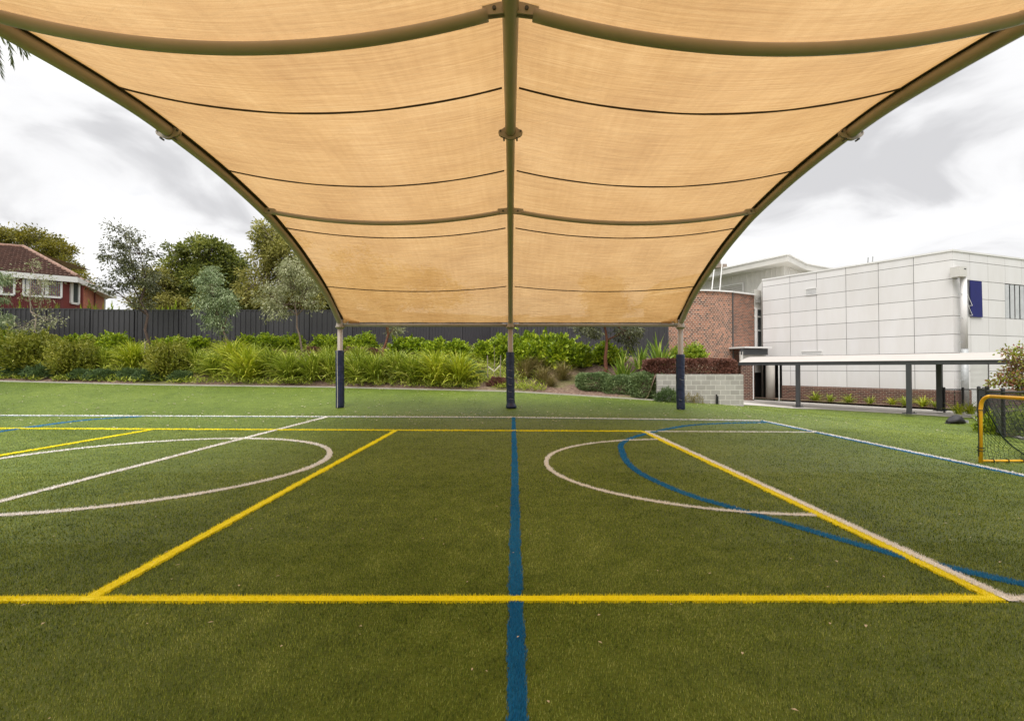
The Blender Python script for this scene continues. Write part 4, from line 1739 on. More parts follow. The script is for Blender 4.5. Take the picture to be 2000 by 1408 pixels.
def build_hall():
    E = [W(1290, 500, 53), W(1539, 495, 40), W(1574, 514, 43.6), W(1650, 520, 47)]
    zt = 10.9
    O = E[1].copy()
    O.z = 4
    root = thing('school_hall', O, 'cream ribbed metal hall with a wide overhanging roof rising behind the brick wall', 'building')
    m = MB()
    th = 0.55
    for a, b in zip(E[:-1], E[1:]):
        m.face([(a.x - O.x, a.y - O.y, zt - th - O.z), (b.x - O.x, b.y - O.y, zt - th - O.z), (b.x - O.x, b.y - O.y, zt - O.z), (a.x - O.x, a.y - O.y, zt - O.z)])
    bk = [(E[3].x + 2, 60), (E[0].x, 60)]
    ring = [(e.x - O.x, e.y - O.y) for e in E] + [(x - O.x, y - O.y) for x, y in bk]
    m.face([(x, y, zt - O.z) for x, y in ring])
    m.face([(x, y, zt - th - O.z) for x, y in ring][::-1])
    m.build('roof', M['cream'], root)
    m = MB()
    for a, b in zip(E[:-1], E[1:]):
        m.bar((a.x - O.x, a.y - O.y, zt + 0.02 - O.z), (b.x - O.x, b.y - O.y, zt + 0.02 - O.z), 0.18, 0.12)
    m.build('gutter', M['white'], root)
    Wp = [W(1290, 540, 55), W(1531, 540, 42), W(1620, 540, 49)]
    m = MB()
    for a, b in zip(Wp[:-1], Wp[1:]):
        d = Vector((b.x - a.x, b.y - a.y, 0))
        ln = d.length
        d.normalize()
        n = Vector((d.y, -d.x, 0))
        P0, P1 = [], []
        s = 0
        while s < ln - 0.5:
            for f, o in ((0, 0), (0.40, 0), (0.42, 0.05), (0.47, 0.05), (0.49, 0)):
                p = a + d * (s + f) + n * o
                P0.append((p.x - O.x, p.y - O.y, 3 - O.z))
                P1.append((p.x - O.x, p.y - O.y, zt - th - O.z))
            s += 0.5
        P0.append((b.x - O.x, b.y - O.y, 3 - O.z))
        P1.append((b.x - O.x, b.y - O.y, zt - th - O.z))
        m.grid([P0, P1])
    m.build('wall', M['cream'], root)
    # louvre panel
    a, b = Wp[0], Wp[1]
    d = Vector((b.x - a.x, b.y - a.y, 0))
    d.normalize()
    n = Vector((d.y, -d.x, 0))
    a0 = Vector((a.x, a.y, 0))
    s0, s1 = pline(1378, a0, d), pline(1453, a0, d)
    p, q = a0 + d * s0 + n * 0.10 - O, a0 + d * s1 + n * 0.10 - O
    z0, z1 = 7.0 - O.z, 9.5 - O.z
    m = MB()
    for z in (z0, z1):
        m.bar((p.x, p.y, z), (q.x, q.y, z), 0.1, 0.12)
    for c in (p, q):
        m.bar((c.x, c.y, z0), (c.x, c.y, z1), 0.1, 0.12, up=(n.x, n.y, 0))
    v = m.build('louvre_vent', M['white'], root)
    m = MB()
    k = z0 + 0.1
    while k < z1 - 0.1:
        m.face([(p.x + n.x * 0.04, p.y + n.y * 0.04, k - 0.06), (q.x + n.x * 0.04, q.y + n.y * 0.04, k - 0.06), (q.x - n.x * 0.04, q.y - n.y * 0.04, k + 0.07), (p.x - n.x * 0.04, p.y - n.y * 0.04, k + 0.07)])
        k += 0.17
    m.build('slat', M['cream'], v)
    p = W(1402, 527, 46)
    m = MB()
    m.box((p.x - O.x, p.y - O.y, zt + 0.25 - O.z), (1.4, 0.8, 0.35))
    m.tube([(p.x - O.x, p.y - O.y, zt + 0.4 - O.z), (p.x - O.x, p.y - O.y, zt + 0.75 - O.z)], 0.25, 10)
    m.build('roof_cowl', M['timber'], root)


build_hall()


# ================================================================== COVERED WALKWAY
def build_walkway():
    a = Vector((12.94, 27.5, 0))
    b = Vector((21.2, 16.2, 0))
    d = (b - a).normalized()
    n = Vector((-d.y, d.x, 0))          # towards the facade
    if n.x < 0:
        n = -n
    O = Vector((17.5, 21.3, -0.48))
    root = thing('covered_walkway', O, 'low curved pale metal walkway roof on dark steel columns in front of the white building', 'covered walkway')
    L = (b - a).length
    wd = 3.0
    P = []
    for i in range(30):
        row = []
        s = L * i / 29
        for k in range(15):
            t = k / 14
            q = a + d * s + n * (wd * t)
            z = 1.80 + 0.34 * math.sin(math.pi * t) ** 0.8 + 0.02
            row.append((q.x - O.x, q.y - O.y, z - O.z))
        P.append(row)
    m = MB()
    m.grid(P)
    lo = [[(x, y, z - 0.05) for x, y, z in r] for r in P]
    m.grid([r[::-1] for r in lo])
    m.grid([P[0], lo[0]])
    m.grid([lo[-1], P[-1]])
    m.build('roof_sheet', M['walk_roof'], root, smooth=True)
    for t in (0.0, 1.0):
        m = MB()
        p, q = a + n * wd * t - O, b + n * wd * t - O
        m.bar((p.x, p.y, 1.74 - O.z), (q.x, q.y, 1.74 - O.z), 0.12, 0.15)
        m.bar((p.x, p.y, 1.815 - O.z), (q.x, q.y, 1.815 - O.z), 0.17, 0.03)
        m.build('gutter_beam', M['darksteel'], root)
    s = 1.2
    while s < L:
        m = MB()
        p = a + d * s - O
        pts = []
        for k in range(9):
            t = k / 8
            q = p + n * wd * t
            pts.append((q.x, q.y, 1.72 + 0.34 * math.sin(math.pi * t) ** 0.8 - O.z))
        m.tube(pts, 0.035, 6)
        m.build('roof_rib', M['darksteel'], root)
        s += 3.4
    for (x, y, wdt) in ((14.80, 24.98, 0.17), (17.50, 21.30, 0.17), (20.0, 22.6, 0.21)):
        m = MB()
        zb = max(turf_z(x, y), -0.5)
        m.box((x - O.x, y - O.y, (zb + 1.68) / 2 - O.z), (wdt, wdt, 1.68 - zb), rz=math.atan2(d.y, d.x))
        c = m.build('column', M['darksteel'], root, bevel=0.01)
        m = MB()
        m.box((x - O.x, y - O.y, zb + 0.03 - O.z), (0.42, 0.30, 0.03), rz=0.1)
        for sx in (-1, 1):
            m.tube([(x - O.x + sx * 0.15, y - O.y - 0.08, zb + 0.04 - O.z), (x - O.x + sx * 0.15, y - O.y - 0.08, zb + 0.11 - O.z)], 0.02, 6)
        m.build('base_plate', M['darksteel'], c)


build_walkway()


# ================================================================== HOUSE BEHIND THE FENCE
def build_house():
    C = W(156, 547, 30)            # front corner eave
    O = Vector((C.x, C.y, 2.4))
    root = thing('brick_house', O, 'red and orange brick house with a brown tiled roof and white windows behind the fence', 'house')
    ze = C.z
    L = W(-120, 520, 26.3)
    dF = Vector((C.x - L.x, C.y - L.y, 0)).normalized()
    S = W(204, 560, 36.5)
    Cw = Vector((C.x, C.y, 0))
    dS = Vector((S.x - C.x, S.y - C.y, 0)).normalized()
    nF = Vector((dF.y, -dF.x, 0))

    def loc(v, z=None):
        return (v.x - O.x, v.y - O.y, (v.z if z is None else z) - O.z)
    # chamfered bay at the corner: C0 on the front, C1 on the side
    C0 = Cw - dF * 0.6
    C0 = W(123, 600, 29.2)
    C0.z = 0
    C1 = W(158, 600, 30.3)
    C1.z = 0
    Lw = Vector((L.x, L.y, 0))
    # front wall and bay in red cladding
    m = MB()
    for p, q in ((Lw, C0), (C0, C1)):
        m.face([loc(p, 2.4), loc(q, 2.4), loc(q, ze), loc(p, ze)])
    m.build('clad_wall', M['red_cladding'], root)
    m = MB()
    n = 60
    d = (C0 - Lw)
    for k in range(n):
        p = Lw + d * (k / n)
        m.bar(loc(p + nF * 0.02, 2.4), loc(p + nF * 0.02, ze), 0.03, 0.05, up=(nF.x, nF.y, 0))
    m.build('clad_batten', M['red_cladding'], root)
    Sw = Vector((S.x, S.y, 0))
    m = MB()
    l = (Sw - C1).length
    m.face([loc(C1, 2.4), loc(Sw, 2.4), loc(Sw, ze), loc(C1, ze)], [(0, 2.4), (l, 2.4), (l, ze), (0, ze)])
    m.build('brick_wall', M['brick_orange'], root)
    m = MB()
    p = C1 + (Sw - C1) * 0.52
    m.bar(loc(p + Vector((0.04, -0.03, 0)), 2.4), loc(p + Vector((0.04, -0.03, 0)), ze), 0.1, 0.1, up=(1, 0, 0))
    m.build('downpipe', M['red_cladding'], root)
    m = MB()
    p = C1 + (Sw - C1) * 0.02
    m.bar(loc(p + Vector((0.06, -0.05, 0)), 2.4), loc(p + Vector((0.06, -0.05, 0)), ze), 0.1, 0.1, up=(1, 0, 0))
    m.build('downpipe', M['red_cladding'], root)
    # windows

    def win(P0, P1, s0, s1, z0, z1, nm):
        dd = (P1 - P0).normalized()
        nn = Vector((dd.y, -dd.x, 0))
        a, b = P0 + dd * s0 + nn * 0.04, P0 + dd * s1 + nn * 0.04
        m = MB()
        for z in (z0, z1):
            m.bar(loc(a, z), loc(b, z), 0.09, 0.12)
        for k in range(nm + 1):
            p = a.lerp(b, k / nm)
            m.bar(loc(p, z0), loc(p, z1), 0.09, 0.12 if k in (0, nm) else 0.09, up=(nn.x, nn.y, 0))
        f = m.build('window', M['white'], root)
        m = MB()
        m.face([loc(a, z0), loc(b, z0), loc(b, z1), loc(a, z1)])
        m.build('glass', M['glass'], f)
        for k in range(nm):
            m = MB()
            p, q = a.lerp(b, (k + 0.12) / nm) + nn * 0.012, a.lerp(b, (k + 0.30) / nm) + nn * 0.012
            m.face([loc(p, z0 + 0.06), loc(q, z0 + 0.06), loc(q, z1 - 0.06), loc(p, z1 - 0.06)])
            m.build('curtain', M['white'], f)
    s_a, s_b = pline(46, Lw, dF), pline(120, Lw, dF)
    zz0 = 1.5 + (719 - 579) / F * 28.6
    zz1 = 1.5 + (719 - 541) / F * 28.6
    dFW = (C0 - Lw).normalized()
    win(Lw, C0, pline(46, Lw, dFW), pline(120, Lw, dFW), zz0, zz1, 2)
    win(Lw, C0, pline(-70, Lw, dFW), pline(28, Lw, dFW), zz0, zz1, 3)
    dB = (C1 - C0).normalized()
    win(C0, C1, pline(137, C0, dB), pline(152, C0, dB), zz0 - 0.25, zz1 - 0.05, 1)
    # roof: stepped tile courses on the front slope, eave ring and soffit
    ov = 0.7
    e0 = W(-140, 519, 25.9)
    e1 = W(152, 543, 29.4)
    e1.z = e0.z = ze + 0.02
    e2 = W(227, 578, 36.5)
    e2.z = ze + 0.02
    Rr = W(45, 484, 34.5)
    Rl = W(-200, 480, 32.0)
    Rl.z = Rr.z
    rows = 13
    m = MB()
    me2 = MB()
    for k in range(rows):
        t0, t1 = k / rows, (k + 1) / rows
        a0, b0 = e0.lerp(Rl, t0), e1.lerp(Rr, t0)
        a1, b1 = e0.lerp(Rl, t1), e1.lerp(Rr, t1)
        up = Vector((0, 0, 0.15))
        nseg = 60
        r0, r1, r2 = [], [], []
        for j in range(nseg + 1):
            u = j / nseg
            wv = 0.02 * math.sin(j * math.pi)
            p0, p1 = a0.lerp(b0, u), a1.lerp(b1, u)
            bumpz = 0.03 * (j % 2)
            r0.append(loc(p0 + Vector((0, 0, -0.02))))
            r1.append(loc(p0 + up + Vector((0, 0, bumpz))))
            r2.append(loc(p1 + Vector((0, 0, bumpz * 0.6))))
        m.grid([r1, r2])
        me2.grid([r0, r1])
    far = Rr + Vector((-2, 8, 0))
    m.face([loc(e1), loc(e2), loc(Rr)])
    m.face([loc(e2), loc(far, e2.z), loc(Rr)])
    m.face([loc(Rl), loc(Rr), loc(far, Rr.z), loc(Vector((Rl.x, Rl.y + 8, Rl.z)))])
    rf = m.build('roof', M['roof_tile'], root)
    me2.build('tile_edge', M['tile_edge'], rf)  # risers coloured dark to paint in the lap shadows and weathering
    m = MB()
    pts = [e1.lerp(Rr, t) + Vector((0, 0, 0.1)) for t in np.linspace(0, 1, 14)]
    m.tube([loc(p) for p in pts], 0.12, 8)
    m.tube([loc(Rr + Vector((0, 0, 0.08))), loc(Rl + Vector((0, 0, 0.08)))], 0.12, 8)
    m.build('ridge_cap', M['roof_tile'], rf)
    m = MB()
    m.bar(loc(e0, ze - 0.10), loc(e1, ze - 0.10), 0.06, 0.32)
    m.bar(loc(e1, ze - 0.10), loc(e2, ze - 0.10), 0.06, 0.30)
    m.build('fascia', M['white'], root)
    m = MB()
    m.face([loc(e0, ze - 0.2), loc(e1, ze - 0.2), loc(C1, ze - 0.2), loc(C0, ze - 0.2), loc(Lw, ze - 0.2)])
    m.face([loc(e1, ze - 0.203), loc(e2, ze - 0.203), loc(Sw, ze - 0.203), loc(C1, ze - 0.203)])
    m.build('soffit', M['cream'], root)
    m = MB()
    m.bar(loc(Sw, 2.4), loc(Sw, ze), 0.12, 0.12, up=(1, 0, 0))
    m.build('corner_board', M['white'], root)


build_house()
print('structures done')
# ================================================================== LEAF BUILDERS


def leaf_quads(pos, direc, length, width, fold=0.25, rng=RNG):
    """diamond leaves: base, left, tip, right; arrays (n,3),(n,3),(n),(n)"""
    n = len(pos)
    d = direc / np.maximum(1e-6, np.linalg.norm(direc, axis=1))[:, None]
    r = rng.normal(0, 1, (n, 3))
    s = np.cross(d, r)
    s /= np.maximum(1e-6, np.linalg.norm(s, axis=1))[:, None]
    nn = np.cross(s, d)
    length = np.broadcast_to(length, n)[:, None]
    width = np.broadcast_to(width, n)[:, None]
    V = np.zeros((n, 4, 3), dtype=np.float32)
    V[:, 0] = pos
    V[:, 1] = pos + d * length * 0.45 + s * width * 0.5 + nn * width * fold
    V[:, 2] = pos + d * length
    V[:, 3] = pos + d * length * 0.45 - s * width * 0.5 + nn * width * fold
    return V.reshape(-1, 3), np.arange(4 * n).reshape(-1, 4)


def join(parts):
    V, Fq, o = [], [], 0
    for v, f in parts:
        V.append(v)
        Fq.append(f + o)
        o += len(v)
    return np.concatenate(V), np.concatenate(Fq)


def ell_points(n, c, r, rng, shell=0.45, flat=False):
    """points in an ellipsoid, biased outward"""
    d = rng.normal(0, 1, (n, 3))
    d /= np.linalg.norm(d, axis=1)[:, None]
    if flat:
        d[:, 2] = np.abs(d[:, 2])
    k = rng.uniform(shell ** 3, 1, n) ** (1 / 3)
    return np.array(c) + d * k[:, None] * np.array(r), d


def shoot_bush(seed, rx, ry, h, n, leaf=(0.09, 0.042), mat='bright', up=0.9, per=13, name='foliage'):
    """shrub of upright shoots, each with whorls of leaves"""
    rng = np.random.default_rng(seed)
    base, d = ell_points(n, (0, 0, 0), (rx, ry, h * 0.92), rng, 0.55, True)
    # lumpy outline
    lump = 0.82 + 0.22 * np.sin(d[:, 0] * 4.3 + seed) * np.cos(d[:, 1] * 3.7 + seed * 2) + 0.10 * rng.normal(0, 1, n)
    base = base * lump[:, None]
    base[:, 2] = np.maximum(base[:, 2], 0.03)
    sd = d * 0.6 + np.array([0, 0, up]) + rng.normal(0, 0.25, (n, 3))
    sd /= np.linalg.norm(sd, axis=1)[:, None]
    ln = rng.uniform(0.10, 0.26, n)
    t = np.tile(np.linspace(0, 1, per), n)
    idx = np.repeat(np.arange(n), per)
    pos = base[idx] + sd[idx] * (ln[idx] * t)[:, None]
    az = rng.normal(0, 1, (len(idx), 3))
    direc = sd[idx] * (0.35 + 0.9 * t)[:, None] + az * 0.55
    V, Fq = leaf_quads(pos, direc, rng.uniform(0.7, 1.2, len(idx)) * leaf[0], rng.uniform(0.8, 1.2, len(idx)) * leaf[1], 0.2, rng)
    # inner fill
    m = n * 4
    p2, d2 = ell_points(m, (0, 0, 0), (rx * 0.8, ry * 0.8, h * 0.72), rng, 0.0, True)
    V2, F2 = leaf_quads(p2, d2 + rng.normal(0, 0.7, (m, 3)), leaf[0] * 1.4, leaf[1] * 1.5, 0.1, rng)
    V, Fq = join([(V, Fq), (V2, F2)])
    return np_mesh(name, V, Fq, LEAF[mat])


def mound(seed, rx, ry, h, n, leaf=(0.05, 0.012), mat='juniper', spiky=0.5, name='foliage', box=False):
    """dense low mound or clipped hedge of fine leaves"""
    rng = np.random.default_rng(seed)
    if box:
        q = rng.uniform(-1, 1, (n, 3))
        ax = rng.integers(0, 3, n)
        sg = rng.choice([-1, 1], n)
        dep = rng.uniform(0.82, 1.0, n)
        for a in range(3):
            k = ax == a
            q[k, a] = sg[k] * dep[k]
        # superellipsoid: soft corners
        e_ = 8.0 if box is True else float(box)
        q = q / np.maximum(1e-6, (np.abs(q) ** e_).sum(1) ** (1 / e_))[:, None] * dep[:, None]
        p = q * np.array([rx, ry, h / 2]) + np.array([0, 0, h / 2])
        d = q
        p[:, 2] += 0.05 * np.sin(p[:, 0] * 6 + seed) * np.cos(p[:, 1] * 5)
    else:
        p, d = ell_points(n, (0, 0, 0), (rx, ry, h), rng, 0.7, True)
        k = 0.85 + 0.16 * np.sin(d[:, 0] * 6 + seed) * np.sin(d[:, 1] * 5 + 1) + 0.06 * np.sin(d[:, 2] * 13 + d[:, 0] * 9)
        p = p * k[:, None]
    direc = d * spiky + np.array([0, 0, 0.25]) + rng.normal(0, 0.55, (n, 3))
    V, Fq = leaf_quads(p, direc, rng.uniform(0.6, 1.3, n) * leaf[0], leaf[1], 0.15, rng)
    return np_mesh(name, V, Fq, LEAF[mat])


def strap_clump(seed, n, length, width, spread, mat='strap', stiff=0.3, name='foliage'):
    """arching strap leaves from one base"""
    rng = np.random.default_rng(seed)
    SEG = 5
    az = rng.uniform(0, 2 * math.pi, n)
    ln = rng.uniform(0.6, 1.1, n) * length
    tilt = np.abs(rng.normal(0, spread, n))
    droop = rng.uniform(0.7, 1.4, n) * (1 - stiff) * 1.5
    b = rng.normal(0, 0.07 * length, (n, 2))
    P = np.zeros((n, SEG + 1, 3))
    P[:, 0, 0], P[:, 0, 1] = b[:, 0], b[:, 1]
    ang = tilt.copy()
    for k in range(SEG):
        st = ln / SEG
        P[:, k + 1, 0] = P[:, k, 0] + np.sin(ang) * np.cos(az) * st
        P[:, k + 1, 1] = P[:, k, 1] + np.sin(ang) * np.sin(az) * st
        P[:, k + 1, 2] = P[:, k, 2] + np.cos(ang) * st
        ang = np.minimum(ang + droop / SEG * (0.5 + 0.4 * k), 2.75)
    side = np.stack([-np.sin(az), np.cos(az), np.zeros(n)], 1) + rng.normal(0, 0.35, (n, 3))
    side /= np.linalg.norm(side, axis=1)[:, None]
    wv = width * np.array([0.8, 1.0, 0.95, 0.8, 0.5, 0.06])
    V = np.zeros((n, SEG + 1, 2, 3), dtype=np.float32)
    for k in range(SEG + 1):
        V[:, k, 0] = P[:, k] + side * wv[k] / 2
        V[:, k, 1] = P[:, k] - side * wv[k] / 2
    V[..., 2] = np.maximum(V[..., 2], 0.01)
    base = np.arange(n)[:, None] * (SEG + 1) * 2
    Fq = []
    for k in range(SEG):
        a = base + 2 * k
        Fq.append(np.concatenate([a, a + 1, a + 3, a + 2], 1))
    Fq = np.concatenate(Fq, 0)
    me = np_mesh(name, V.reshape(-1, 3), Fq, LEAF[mat])
    return me


# ------------------------------------------------------------------ trees
def tree(name, label, base, ells, leafmt, nleaf, leaf=(0.10, 0.03), trunk_r=0.05, bark='bark', seed=1, clumps=60, clump_r=0.25, droop=0.0,
         lean=None, group=None, cat='tree', twigs=True, fork=0.45, stems=1):
    """base: world point; ells: list of (centre world Vector, (rx,ry,rz)) crown volumes"""
    rng = np.random.default_rng(seed)
    root = thing(name, base, label, cat, group)
    B = np.array(base)
    m = MB()
    top = max(ells, key=lambda e: e[0][2])[0]
    cen = sum((np.array(e[0]) for e in ells), np.zeros(3)) / len(ells)
    # trunk path
    tp = []
    tgt = np.array(top) * 0.6 + cen * 0.4
    for t in np.linspace(0, 1, 9):
        p = B * (1 - t) + tgt * t
        if lean is not None:
            p = p + np.array([lean * math.sin(math.pi * t), 0, 0])
        p = p + rng.normal(0, 0.012, 3) * np.linalg.norm(tgt - B) * (t > 0)
        tp.append(p)
    rr = [trunk_r * (1.25 if i == 0 else 1) * (1 - 0.75 * i / 8) for i in range(9)]
    loc = lambda q: tuple(np.array(q) - B)
    m.tube([loc(p) for p in tp], rr, 8)
    leaves_p, leaves_d = [], []
    wsum = sum(e[1][0] * e[1][1] * e[1][2] for e in ells) ** 1.0
    for c, r in ells:
        share = (r[0] * r[1] * r[2]) / wsum
        nc = max(4, int(clumps * share))
        # limb into this ellipsoid
        k = int(np.clip(fork * 8 + rng.integers(0, 4), 1, 7))
        s = tp[k]
        c = np.array(c)
        mid = s * 0.5 + c * 0.5 + rng.normal(0, 0.08, 3) * np.linalg.norm(c - s)
        m.tube([loc(s), loc(mid), loc(c)], [rr[k] * 0.75, rr[k] * 0.5, rr[k] * 0.3], 6)
        cp, cdv = ell_points(nc, c, np.array(r) * 0.92, rng, 0.35)
        for q, dv in zip(cp, cdv):
            if twigs:
                st = mid if rng.uniform() < 0.4 else c
                mm = st * 0.45 + q * 0.55 + rng.normal(0, 0.05, 3) * np.linalg.norm(q - st) + np.array([0, 0, 0.06 * np.linalg.norm(q - st)])
                m.tube([loc(st), loc(mm), loc(q)], [rr[k] * 0.28, rr[k] * 0.18, rr[k] * 0.07], 4, cap=False)
            nl = int(nleaf / max(1, clumps) * rng.uniform(0.5, 1.5))
            cr = clump_r * rng.uniform(0.6, 1.35)
            lp = q + rng.normal(0, 1, (nl, 3)) * np.array([cr, cr, cr * 0.7]) * 0.55
            ld = (lp - q) * 1.2 / cr + rng.normal(0, 0.6, (nl, 3)) + dv * 0.4
            ld[:, 2] -= droop * 2
            leaves_p.append(lp)
            leaves_d.append(ld)
    m.build('trunk', M[bark], root, smooth=True)
    P = np.concatenate(leaves_p) - B
    D = np.concatenate(leaves_d)
    V, Fq = leaf_quads(P, D, rng.uniform(0.6, 1.3, len(P)) * leaf[0], rng.uniform(0.7, 1.2, len(P)) * leaf[1], 0.15, rng)
    link('crown', np_mesh('crown', V, Fq, LEAF[leafmt]), root)
    return root


def E(px, py, rx, ry, Y, depth=None):
    """crown volume from its outline in the picture at distance Y"""
    k = Y / F
    return (np.array(W(px, py, Y)), (rx * k, (depth if depth else max(rx, ry)) * k, ry * k))


def bedpt(px, Y):
    p = W(px, 700, Y)
    return Vector((p.x, Y, bed_z(p.x, Y) - 0.02))


# ================================================================== TREES
def build_trees():
    b = bedpt(287, 24.3)
    tree('gum_sapling', 'tall thin dark-leaved gum against the sky right of the tiled house', b,
         [E(245, 462, 34, 28, 24.3), E(272, 495, 32, 34, 24.3), E(228, 505, 28, 34, 24.3), E(262, 545, 40, 34, 24.3), E(216, 560, 30, 18, 24.3), E(296, 545, 20, 30, 24.3), E(272, 590, 30, 14, 24.3)],
         'gum', 5200, (0.17, 0.058), 0.075, 'bark_dark', 21, 150, 0.22, 0.35, group='gum saplings in the bed', lean=0.35)
    b = bedpt(84, 24.0)
    tree('gum_sapling', 'sparse pale young gum with a thin crooked trunk, in front of the red house windows', b,
         [E(60, 560, 40, 34, 24), E(90, 625, 34, 26, 24), E(45, 640, 34, 22, 24), E(60, 520, 22, 18, 24)],
         'gum_dry', 1500, (0.13, 0.045), 0.045, 'bark_pale', 22, 52, 0.26, 0.2, group='gum saplings in the bed', lean=-0.2)
    b = bedpt(452, 24.0)
    tree('gum_sapling', 'blue-grey weeping young gum leaning left in front of the dark fence', b,
         [E(412, 555, 24, 28, 24), E(405, 600, 28, 26, 24), E(440, 590, 20, 30, 24), E(420, 635, 24, 20, 24), E(412, 532, 14, 14, 24)],
         'gum_blue', 5500, (0.15, 0.045), 0.055, 'bark', 23, 90, 0.26, 0.75, group='gum saplings in the bed', lean=-0.1)
    b = bedpt(594, 24.0)
    tree('gum_sapling', 'greyish half-dry young gum with a leaning trunk, just left of the left padded post', b,
         [E(570, 548, 36, 34, 24), E(530, 578, 28, 28, 24), E(600, 565, 30, 32, 24), E(545, 610, 30, 20, 24), E(575, 520, 28, 26, 24), E(615, 590, 20, 18, 24)],
         'gum_dry', 5600, (0.15, 0.05), 0.055, 'bark', 24, 95, 0.26, 0.6, group='gum saplings in the bed', lean=-0.12)
    b = bedpt(750, 24.0)
    tree('gum_sapling', 'small brown-trunked sapling topped by grey-green tufts, between the left and middle posts', b,
         [E(765, 645, 24, 14, 24), E(752, 600, 22, 34, 24), E(765, 560, 26, 28, 24)],
         'gum_dry', 3200, (0.16, 0.035), 0.075, 'bark_red', 25, 40, 0.22, 0.2, group='gum saplings in the bed')
    b = bedpt(1180, 22.6)
    tree('gum_sapling', 'spreading gum with a red-brown trunk between the middle and right posts', b,
         [E(1150, 645, 30, 18, 22.6), E(1225, 650, 30, 26, 22.6), E(1185, 590, 50, 44, 22.6), E(1235, 668, 18, 18, 22.6), E(1170, 560, 40, 30, 22.6)],
         'gum', 8500, (0.16, 0.05), 0.10, 'bark_red', 26, 90, 0.28, 0.45, group='gum saplings in the bed', lean=0.08, fork=0.5)
    b = bedpt(-22, 24.0)
    tree('gum_sapling', 'grey-green gum sapling cut by the left edge of the picture', b,
         [E(-12, 560, 26, 40, 24), E(-14, 620, 30, 36, 24), E(-8, 665, 28, 20, 24)],
         'gum_blue', 4500, (0.15, 0.045), 0.05, 'bark', 27, 50, 0.26, 0.6, group='gum saplings in the bed')
    # beyond the fence
    g = 'big trees beyond the fence'
    Y = 36

    def gnd(px, Y):
        p = W(px, 700, Y)
        return Vector((p.x, Y, 2.2))
    tree('broad_tree', 'dense dark green rounded tree behind the fence, left of the light-topped one', gnd(400, 36),
         [E(405, 495, 46, 34, 36), E(445, 530, 34, 44, 36), E(355, 515, 34, 34, 36), E(335, 560, 38, 34, 36), E(405, 560, 60, 44, 36), E(455, 590, 36, 30, 36), E(388, 470, 20, 14, 36), E(440, 487, 20, 14, 36), E(340, 492, 18, 14, 36), E(370, 590, 50, 20, 36)],
         'dense', 34000, (0.26, 0.11), 0.22, 'bark', 31, 380, 0.42, 0.1, group=g)
    tree('broad_tree', 'tall light olive tree with open gaps, tucked behind the left arch of the canopy', gnd(565, 35),
         [E(530, 460, 44, 34, 35), E(515, 505, 36, 36, 35), E(560, 500, 44, 50, 35), E(590, 560, 40, 44, 35), E(500, 560, 34, 44, 35), E(545, 590, 50, 30, 35), E(620, 590, 30, 30, 35)],
         'dense_light', 22000, (0.24, 0.10), 0.20, 'bark_pale', 32, 270, 0.38, 0.15, group=g)
    tree('broad_tree', 'dark-leaved tree low behind the fence beside the left arch', gnd(620, 38),
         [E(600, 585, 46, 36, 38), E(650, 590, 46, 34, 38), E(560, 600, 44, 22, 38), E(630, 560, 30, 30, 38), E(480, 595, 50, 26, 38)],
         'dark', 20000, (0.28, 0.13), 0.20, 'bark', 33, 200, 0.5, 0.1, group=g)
    tree('broad_tree', 'thin greyish tree crown just right of the tall thin gum, above the fence', gnd(300, 34),
         [E(310, 560, 34, 40, 34), E(285, 590, 30, 20, 34), E(335, 595, 34, 24, 34)],
         'dense_light', 11000, (0.2, 0.085), 0.12, 'bark', 34, 80, 0.42, 0.15, group=g)
    tree('broad_tree', 'flat-topped golden green tree rising over the tiled roof', gnd(60, 48),
         [E(20, 462, 40, 12, 48), E(70, 466, 40, 14, 48), E(112, 488, 30, 18, 48), E(125, 520, 36, 14, 48), E(95, 500, 26, 10, 48), E(150, 540, 24, 10, 48), E(5, 480, 26, 8, 48), E(165, 548, 18, 8, 48)],
         'acacia', 13000, (0.26, 0.12), 0.28, 'bark_pale', 35, 200, 0.55, 0.0, group=g, fork=0.6)
    # seen only faintly through the cloth
    tree('broad_tree', 'big tree behind the fence hidden by the tan fabric between left and middle arches', gnd(800, 42),
         [E(760, 560, 80, 50, 42), E(850, 570, 60, 40, 42), E(700, 540, 50, 60, 42)],
         'dense', 9000, (0.28, 0.13), 0.25, 'bark', 36, 140, 0.7, 0.1, group=g)
    # palm beyond the far left arch
    Y = 24.6
    c = W(-50, 40, Y)
    c.z -= 2.4
    p = thing('palm_tree', (c.x, c.y, 2.4), 'palm with drooping green and brown fronds behind the top left corner of the canopy', 'palm tree')
    m = MB()
    m.tube([(0, 0, 0), (0.1, 0.05, c.z * 0.5), (0, 0, c.z)], [0.28, 0.22, 0.2], 12)
    m.build('trunk', M['bark'], p, smooth=True)
    rng = np.random.default_rng(5)
    for i in range(34):
        az = i * 2.399
        dead = i % 3 == 0
        up = rng.uniform(-0.9, 0.9) if not dead else -1.0
        pts = []
        q = np.array([0, 0, c.z])
        el = up
        for k in range(9):
            pts.append(q.copy())
            q = q + np.array([math.cos(el) * math.cos(az), math.cos(el) * math.sin(az), math.sin(el)]) * 0.31
            el = max(el - 0.26, -1.45)
        pts = np.array(pts)
        idx = np.repeat(np.arange(1, 9), 26)
        tt = rng.uniform(-0.5, 0.5, len(idx))
        P0 = pts[idx] + (pts[idx] - pts[idx - 1]) * tt[:, None]
        side = np.array([-math.sin(az), math.cos(az), 0])
        D = (pts[idx] - pts[idx - 1]) * 4 + side * rng.choice([-1, 1], len(idx))[:, None] * 0.9 + np.array([0, 0, -0.5]) + rng.normal(0, 0.15, (len(idx), 3))
        V, Fq = leaf_quads(P0, D, rng.uniform(0.32, 0.6, len(idx)), 0.034, 0.1, rng)
